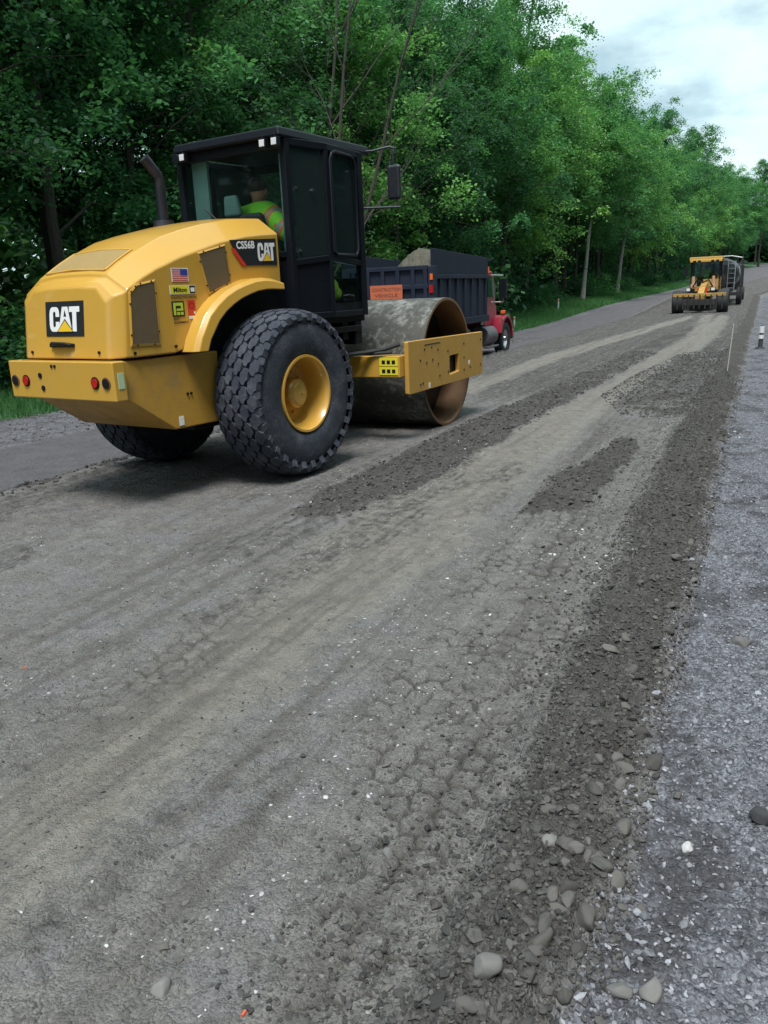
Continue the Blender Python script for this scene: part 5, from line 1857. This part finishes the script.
def leaves(centres, spread, per, size, rr, squash=0.5):
    """leaf quads around clump centres -> V, F, tint"""
    n = len(centres) * per
    c = np.repeat(centres, per, 0)
    sp_ = np.repeat(spread, per)
    off = rr.normal(0, 1, (n, 3)) * sp_[:, None]
    off[:, 2] *= squash
    off[:, 2] -= 0.25 * (off[:, 0] ** 2 + off[:, 1] ** 2) / np.maximum(sp_, .01)   # sprays droop at their ends
    p = c + off
    az = rr.uniform(0, 6.283, n)
    pt_ = rr.normal(-0.25, 0.45, n)
    ro = rr.normal(0, 0.6, n)
    d = np.stack([np.cos(az) * np.cos(pt_), np.sin(az) * np.cos(pt_), np.sin(pt_)], 1)
    sd = np.stack([-np.sin(az), np.cos(az), np.zeros(n)], 1)
    up = np.cross(d, sd)
    sd = sd * np.cos(ro)[:, None] + up * np.sin(ro)[:, None]
    L = size * (rr.uniform(0.55, 1.5, n) * np.repeat(rr.uniform(.75, 1.3, len(centres)), per))[:, None]
    W = L * 0.33
    V = np.stack([p, p + d * L * .5 + sd * W, p + d * L, p + d * L * .5 - sd * W], 1).reshape(-1, 3)
    F = np.arange(n * 4).reshape(n, 4)
    ct = rr.random(len(centres))
    tint = np.repeat(np.clip(np.repeat(ct, per) * .68 + rr.random(n) ** 2 * .42 - .04, 0, 1), 4)
    return V, F, tint


def tree_data(seed, H, cb, spread_, lean=(0, 0), nclump=235, per=165, leaf=0.125, trunk_r=.16, fork=False):
    rr = np.random.default_rng(seed)
    tm = MB()
    k = 9
    path = []
    for i in range(k):
        f = i / (k - 1)
        path.append(Vector((lean[0] * f ** 1.3 * H + rr.normal(0, .06) * H * .03 * (i > 0), lean[1] * f ** 1.3 * H + rr.normal(0, .06) * H * .03 * (i > 0), f * H * .95 - .3)))
    rads = [trunk_r * (1 - .9 * (i / (k - 1))) + .012 for i in range(k)]
    rads[0] *= 1.35
    tm.tube(path, rads, 8)

    def on_trunk(f):
        q = f * (k - 1)
        i = min(int(q), k - 2)
        return path[i].lerp(path[i + 1], q - i)
    cl, spd = [], []
    nl = 24
    for i in range(nl):
        f = cb + (0.97 - cb) * (i + rr.random()) / nl
        b = on_trunk(f)
        az = i * 2.4 + rr.normal(0, .4)
        g = (f - cb) / (1 - cb)
        ln_ = min(1.12, 1.0) * spread_ * (0.55 + 0.75 * math.sin(math.pi * min(1, .22 + .78 * g) ** .9)) * rr.uniform(.55, 1.15) * (1.05 - .75 * g ** 2.2)
        el_ = R(rr.uniform(8, 30) + 38 * g)
        dv = Vector((math.cos(az) * math.cos(el_), math.sin(az) * math.cos(el_), math.sin(el_)))
        pts = [b]
        for s in range(1, 5):
            q = b + dv * ln_ * s / 4 + Vector((0, 0, -.10 * ln_ * (s / 4) ** 2)) + Vector(rr.normal(0, .05 * ln_, 3))
            pts.append(q)
        tm.tube(pts, [trunk_r * .32 * (1 - g * .6), trunk_r * .24 * (1 - g * .6), trunk_r * .16, trunk_r * .10, .01], 5)
        m_ = max(3, int(nclump / nl * (ln_ / spread_ + .3)))
        for _ in range(m_):
            u = rr.uniform(.28, 1.08)
            s = min(u, .999) * 4
            j = min(int(s), 3)
            q = pts[j].lerp(pts[j + 1], s - j)
            sw = min(ln_ * .30, .85)
            q = q + Vector((rr.normal(0, sw), rr.normal(0, sw), rr.normal(.02, sw * .5)))
            cl.append(q)
            spd.append(rr.uniform(.17, .38) * (.75 + .08 * spread_))
    tr_me = tm
    V, F, T = leaves(np.array([c[:] for c in cl]), np.array(spd), per, leaf, rr)
    return tr_me, V, F, T


def mb_mesh(mb, name, mat):
    o = mb.build(name, mat)
    me = o.data
    bpy.data.objects.remove(o)
    return me


SPEC = {}


def spec(key, bark='bark', leafm='leaf', **kw):
    tm, V, F, T = tree_data(**kw)
    SPEC[key] = (mb_mesh(tm, 'trunk', M[bark]), np_mesh('crown', V, F, M[leafm], attrs={'tint': T}, smooth_=False, link=False))


spec('a', seed=1, H=15, cb=.24, spread_=3.9)
spec('b', seed=2, H=17, cb=.36, spread_=4.4, lean=(.03, -.03))
spec('c', leafm='leaf_light', seed=3, H=13.5, cb=.17, spread_=3.9)
spec('d', seed=4, H=16.5, cb=.22, spread_=3.9, lean=(-.02, -.05))
spec('e', leafm='leaf_light', seed=5, H=14, cb=.38, spread_=4.7, lean=(.02, -.08))
spec('p', seed=6, H=14, cb=.42, spread_=3.3, lean=(.10, -.12), bark='bark_pale')
spec('q', seed=7, H=14, cb=.45, spread_=3.2, lean=(.12, -.05), bark='bark_pale')
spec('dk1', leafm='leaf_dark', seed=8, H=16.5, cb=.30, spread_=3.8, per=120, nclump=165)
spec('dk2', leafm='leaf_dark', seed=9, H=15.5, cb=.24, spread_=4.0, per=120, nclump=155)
spec('tall', seed=10, H=22, cb=.30, spread_=4.3, lean=(.10, -.08), nclump=250)


def tree(key, x, y, s, label, group=None, rz=None, name='tree'):
    z = float(base_h(x, y))
    r_ = empty(name, (x, y, z - .05), random.uniform(0, 6.28) if rz is None else rz)
    r_.scale = (s, s, s)
    tag(r_, label, 'tree', group)
    for nm, me in zip(('trunk', 'crown'), SPEC[key]):
        o = bpy.data.objects.new(nm, me)
        COL.objects.link(o)
        o.parent = r_
    return r_


G_EDGE = 'leafy trees along the forest edge'
L_EDGE = 'leafy broadleaf tree in the front row of the forest along the road'
G_IN = 'dark trees deeper in the forest'
L_IN = 'dark shaded broadleaf tree standing deeper in the forest'
# front row
xx = -3.0
k = 0
keys = ['dk1', 'b', 'dk2', 'd', 'dk1', 'a', 'dk2', 'c']
keys2 = ['a', 'b', 'e', 'c', 'd', 'e', 'b', 'a', 'd']
while xx < 175:
    far = xx > 26
    step = random.uniform(3.0, 4.4) if xx < 60 else random.uniform(4.2, 6.2)
    ky = keys2[k % 9] if far else keys[k % 8]
    yo = random.uniform(.3, 2.2)
    s_ = random.uniform(.86, 1.06) if xx < 40 else random.uniform(.98, 1.2)
    tree(ky, xx, edge_y(xx) + yo + (.8 if not far else .4), s_, L_EDGE, G_EDGE)
    xx += step
    k += 1
# deeper rows
for row, (dy, st_) in enumerate(((5.0, 4.2), (9.5, 5.0), (15, 6.0))):
    xx = -6.0 - row * 3
    while xx < 190:
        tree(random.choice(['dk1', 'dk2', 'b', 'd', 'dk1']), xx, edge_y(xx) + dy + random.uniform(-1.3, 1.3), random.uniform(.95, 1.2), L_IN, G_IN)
        xx += random.uniform(st_ * .75, st_ * 1.3) * (1 if xx < 60 else 1.5)
# the road bends away: trees close the view beyond it
for i in range(26):
    yy = -22 + i * 2.6
    tree(random.choice(['a', 'b', 'c', 'd', 'dk1']), 205 - .55 * yy + random.uniform(-4, 4) - (30 if yy > 18 else 0), yy, random.uniform(1.0, 1.2), 'leafy tree closing the view where the road bends away', 'trees at the bend of the road')
for i in range(18):
    yy = -26 + i * 3.2
    tree(random.choice(['dk1', 'dk2', 'b']), 216 - .55 * yy + random.uniform(-4, 4), yy, random.uniform(1.05, 1.25), 'leafy tree closing the view where the road bends away', 'trees at the bend of the road')
# individual trees
tree('tall', 38.0, 14.6, 1.0, 'tallest leafy tree with a long bough reaching out against the sky', rz=0.0)
tree('p', 64.4, 15.7, .95, 'slim pale trunk leaning over the grass towards the yellow grader', rz=0.2)
tree('q', 53.1, 14.8, .95, 'pale crooked trunk with a bent stem rising behind the grass verge', rz=-.1)


# bare dead stems
def bare_tree(seed, H, lean):
    rr = np.random.default_rng(seed)
    mb = MB()

    def grow(p, d, L, r, dep):
        pts = [Vector(p)]
        dd = Vector(d)
        n_ = 5
        for i in range(n_):
            dd = (dd + Vector(rr.normal(0, .06, 3)) + Vector((0, 0, .03))).normalized()
            pts.append(pts[-1] + dd * L / n_)
        mb.tube(pts, [r * (1 - .75 * i / n_) for i in range(n_ + 1)], 5 if dep else 7)
        if dep < 3:
            for i in range(1, n_ + 1):
                for _ in range(2 if dep == 0 else 1):
                    if rr.random() < .8:
                        az = rr.uniform(0, 6.28)
                        side = dd.orthogonal().normalized()
                        side.rotate(Matrix.Rotation(az, 3, dd))
                        nd = (dd * .82 + side * .5).normalized()
                        grow(pts[i], nd, L * rr.uniform(.3, .5), r * (.42 - .04 * i), dep + 1)
    grow((0, 0, -.3), Vector(lean).normalized(), H, .10, 0)
    return mb


for i, (x, y, H, ln_, l) in enumerate(((15.5, 10.9, 11, (.10, -.10, 1), 'bare dead tree with upright grey branches rising behind the roller cab'),
                                       (18.2, 11.6, 12, (.22, -.14, 1), 'leafless dead tree leaning sideways with thin fanned twigs beside the cab'),
                                       (16.9, 12.4, 12.5, (.02, -.02, 1), 'tallest leafless dead tree, straight stem between the two other bare ones'))):
    r_ = empty('dead_tree', (x, y, float(base_h(x, y))))
    tag(r_, l, 'tree')
    bare_tree(40 + i, H, ln_).build('trunk', M['bark'], r_)

# shrubs at the forest edge
SH = []
for sd in (1, 2, 3):
    rr = np.random.default_rng(100 + sd)
    n_ = 60
    cc_ = np.stack([rr.normal(0, .75, n_), rr.normal(0, .75, n_), np.abs(rr.normal(.8, .45, n_))], 1)
    V, F, T = leaves(cc_, rr.uniform(.18, .35, n_), 90, .11, rr, .7)
    stm = MB()
    for q in range(7):
        a_ = q * .9
        stm.tube([(0, 0, -.15), (.2 * math.cos(a_), .2 * math.sin(a_), .5), (.6 * math.cos(a_), .6 * math.sin(a_), 1.1)], .02, 5, taper=.006)
    SH.append((mb_mesh(stm, 'stems', M['bark']), np_mesh('foliage', V, F, M['leaf_dark'] if sd != 2 else M['leaf'], attrs={'tint': T}, smooth_=False, link=False)))


def shrub(x, y, s, which, label, group=None):
    r_ = empty('shrub', (x, y, float(base_h(x, y)) - .03), random.uniform(0, 6.28))
    r_.scale = (s, s, s * random.uniform(.8, 1.1))
    tag(r_, label, 'shrub', group)
    for nm, me in zip(('stems', 'foliage'), SH[which]):
        o = bpy.data.objects.new(nm, me)
        COL.objects.link(o)
        o.parent = r_


for i in range(27):
    x = -2 + i * 1.15 + random.uniform(-.5, .5) if i < 26 else 28 + (i - 26) * 4.2 + random.uniform(-1, 1)
    shrub(x, edge_y(x) + random.uniform(.2, 1.6) + (1.2 if x > 28 else 0), random.uniform(.8, 1.35) if x < 28 else random.uniform(.6, .9), i % 3,
          'low leafy shrub growing under the trees at the forest edge', 'shrubs under the forest edge')

for i in range(34):
    x = 27 + i * 2.9 + random.uniform(-1, 1)
    shrub(x, edge_y(x) + random.uniform(3.0, 8.5), random.uniform(1.5, 2.6), (0, 2)[i % 2],
          'dark tall understory bush between the tree trunks in the shade', 'bushes in the forest shade')

for i in range(20):
    x = 29 + i * 4.3 + random.uniform(-1.5, 1.5)
    shrub(x, edge_y(x) + random.uniform(.8, 2.4), random.uniform(.7, 1.25), i % 3,
          'low leafy bush in the grass under the front trees', 'bushes at the grass edge')

# deep forest mass
rr = np.random.default_rng(77)
n_ = 11000
fx = rr.uniform(-80, 230, n_)
fy = edge_y(fx) + rr.uniform(20, 34, n_) - 14 * (fx < -12)  # unseen stretch on the left added nearer, to darken the rear-window reflection
fz = rr.uniform(0, 9.5, n_) * (1 + .5 * (fx < -12)) + np.array([float(v) for v in base_h(fx, fy)])
V, F, T = leaves(np.stack([fx, fy, fz], 1), rr.uniform(.6, 1.2, n_), 12, .75, rr, .7)
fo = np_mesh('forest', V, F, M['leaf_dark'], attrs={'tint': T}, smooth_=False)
tag(fo, 'dark mass of distant forest foliage behind the tree rows', 'forest', kind='stuff')

m3 = 5200
fx = rr.uniform(228, 262, m3)
fy = rr.uniform(-70, 50, m3)
fz = 4.5 + rr.uniform(0, 14, m3)
V, F, T = leaves(np.stack([fx, fy, fz], 1), rr.uniform(1.0, 2.0, m3), 14, 1.3, rr, .7)
fo3 = np_mesh('treeline', V, F, M['leaf_dark'], attrs={'tint': T}, smooth_=False)
tag(fo3, 'far-off wall of forest where the road bends out of sight', 'forest', kind='stuff')

# unseen foliage across the road, added to darken reflections and low skylight
n_ = 10000
fx = rr.uniform(-60, 85, n_)
fy = -15 - rr.uniform(0, 9, n_)
fz = rr.uniform(0, 15, n_)
V, F, T = leaves(np.stack([fx, fy, fz], 1), rr.uniform(.6, 1.3, n_), 12, .95, rr, .7)
fo2 = np_mesh('unseen_woods', V, F, M['leaf_dark'], attrs={'tint': T}, smooth_=False)
tag(fo2, 'unseen leaf mass across the road, added to darken the cab glass reflections', 'forest', kind='stuff')

# grass on the verge
n_ = 60000
gx_ = -3 + 95 * rng.random(n_) ** 1.5
ge = rng.random(n_)
gy_ = grass_edge(gx_) - .12 + 4.2 * ge
gx2 = gx_
gz_ = base_h(gx2, gy_)
hh = rng.uniform(.10, .26, n_) * (1 + .5 * fbm(gx2 * .7, gy_ * .7, 3, 5)) * (0.6 + .4 * np.minimum(1, ge * 6))
az = rng.uniform(0, 6.28, n_)
w_ = .012 + .006 * np.maximum(0, gx2 / 15)
dx, dy = np.cos(az) * w_, np.sin(az) * w_
bx_, by_ = rng.normal(0, .35, n_) * hh, rng.normal(0, .35, n_) * hh
P = np.stack([np.stack([gx2 - dx, gy_ - dy, gz_ - .02], 1), np.stack([gx2 + dx, gy_ + dy, gz_ - .02], 1),
              np.stack([gx2 + bx_, gy_ + by_, gz_ + hh], 1)], 1).reshape(-1, 3)
gt = np.repeat(np.clip(fbm(gx2 * .5, gy_ * .5, 3, 9) * .8 + rng.random(n_) * .3 - .05, 0, 1), 3)
go = np_mesh('grass', P, np.arange(n_ * 3).reshape(n_, 3), M['grass'], attrs={'tint': gt}, smooth_=False)
tag(go, 'green grass growing on the verge between road and trees', 'grass', kind='stuff')

# ------------------------------------------------------------------ light
SUN_EL, SUN_AZ = R(66), R(205)          # azimuth measured counter-clockwise from +x
world = bpy.data.worlds.new('World')
scene.world = world
world.use_nodes = True
nt = world.node_tree
nt.nodes.clear()
wo = nt.nodes.new('ShaderNodeOutputWorld')
bg = nt.nodes.new('ShaderNodeBackground')
sky = nt.nodes.new('ShaderNodeTexSky')
sky.sky_type = 'NISHITA'
sky.sun_disc = False
sky.sun_elevation = SUN_EL
sky.sun_rotation = math.pi / 2 - SUN_AZ
sky.air_density = 1.0
sky.dust_density = 1.5
tc = nt.nodes.new('ShaderNodeTexCoord')
sx = nt.nodes.new('ShaderNodeSeparateXYZ')
nt.links.new(tc.outputs['Generated'], sx.inputs[0])
den = math_n(nt, 'ADD', math_n(nt, 'MAXIMUM', sx.outputs[2], 0.0), 0.22)
cv = nt.nodes.new('ShaderNodeCombineXYZ')
nt.links.new(math_n(nt, 'DIVIDE', sx.outputs[0], den), cv.inputs[0])
nt.links.new(math_n(nt, 'DIVIDE', sx.outputs[1], den), cv.inputs[1])
cn = noise(nt, cv.outputs[0], 1.9, 7, 0.55)
cn2 = noise(nt, cv.outputs[0], 5.0, 6, 0.6)
cf = smooth(nt, cn, 0.36, 0.58)
cloudc = mixc(nt, smooth(nt, cn2, 0.35, 0.65), (8.5, 11.0, 11.8), (9.4, 11.6, 11.9))
skyc = mixc(nt, 0.6, sky.outputs[0], (6.6, 9.4, 10.2))
mixed = mixc(nt, cf, skyc, cloudc)
nt.links.new(mixed, bg.inputs[0])
bg.inputs[1].default_value = 0.052
nt.links.new(bg.outputs[0], wo.inputs[0])

sl = bpy.data.lights.new('sun', 'SUN')
sl.energy = 2.3
sl.angle = R(20)
sl.color = (1.0, 0.975, 0.94)
so = bpy.data.objects.new('sun', sl)
COL.objects.link(so)
dv = Vector((math.cos(SUN_EL) * math.cos(SUN_AZ), math.cos(SUN_EL) * math.sin(SUN_AZ), math.sin(SUN_EL)))
so.rotation_euler = (-dv).to_track_quat('-Z', 'Y').to_euler()
so.location = (0, 0, 30)
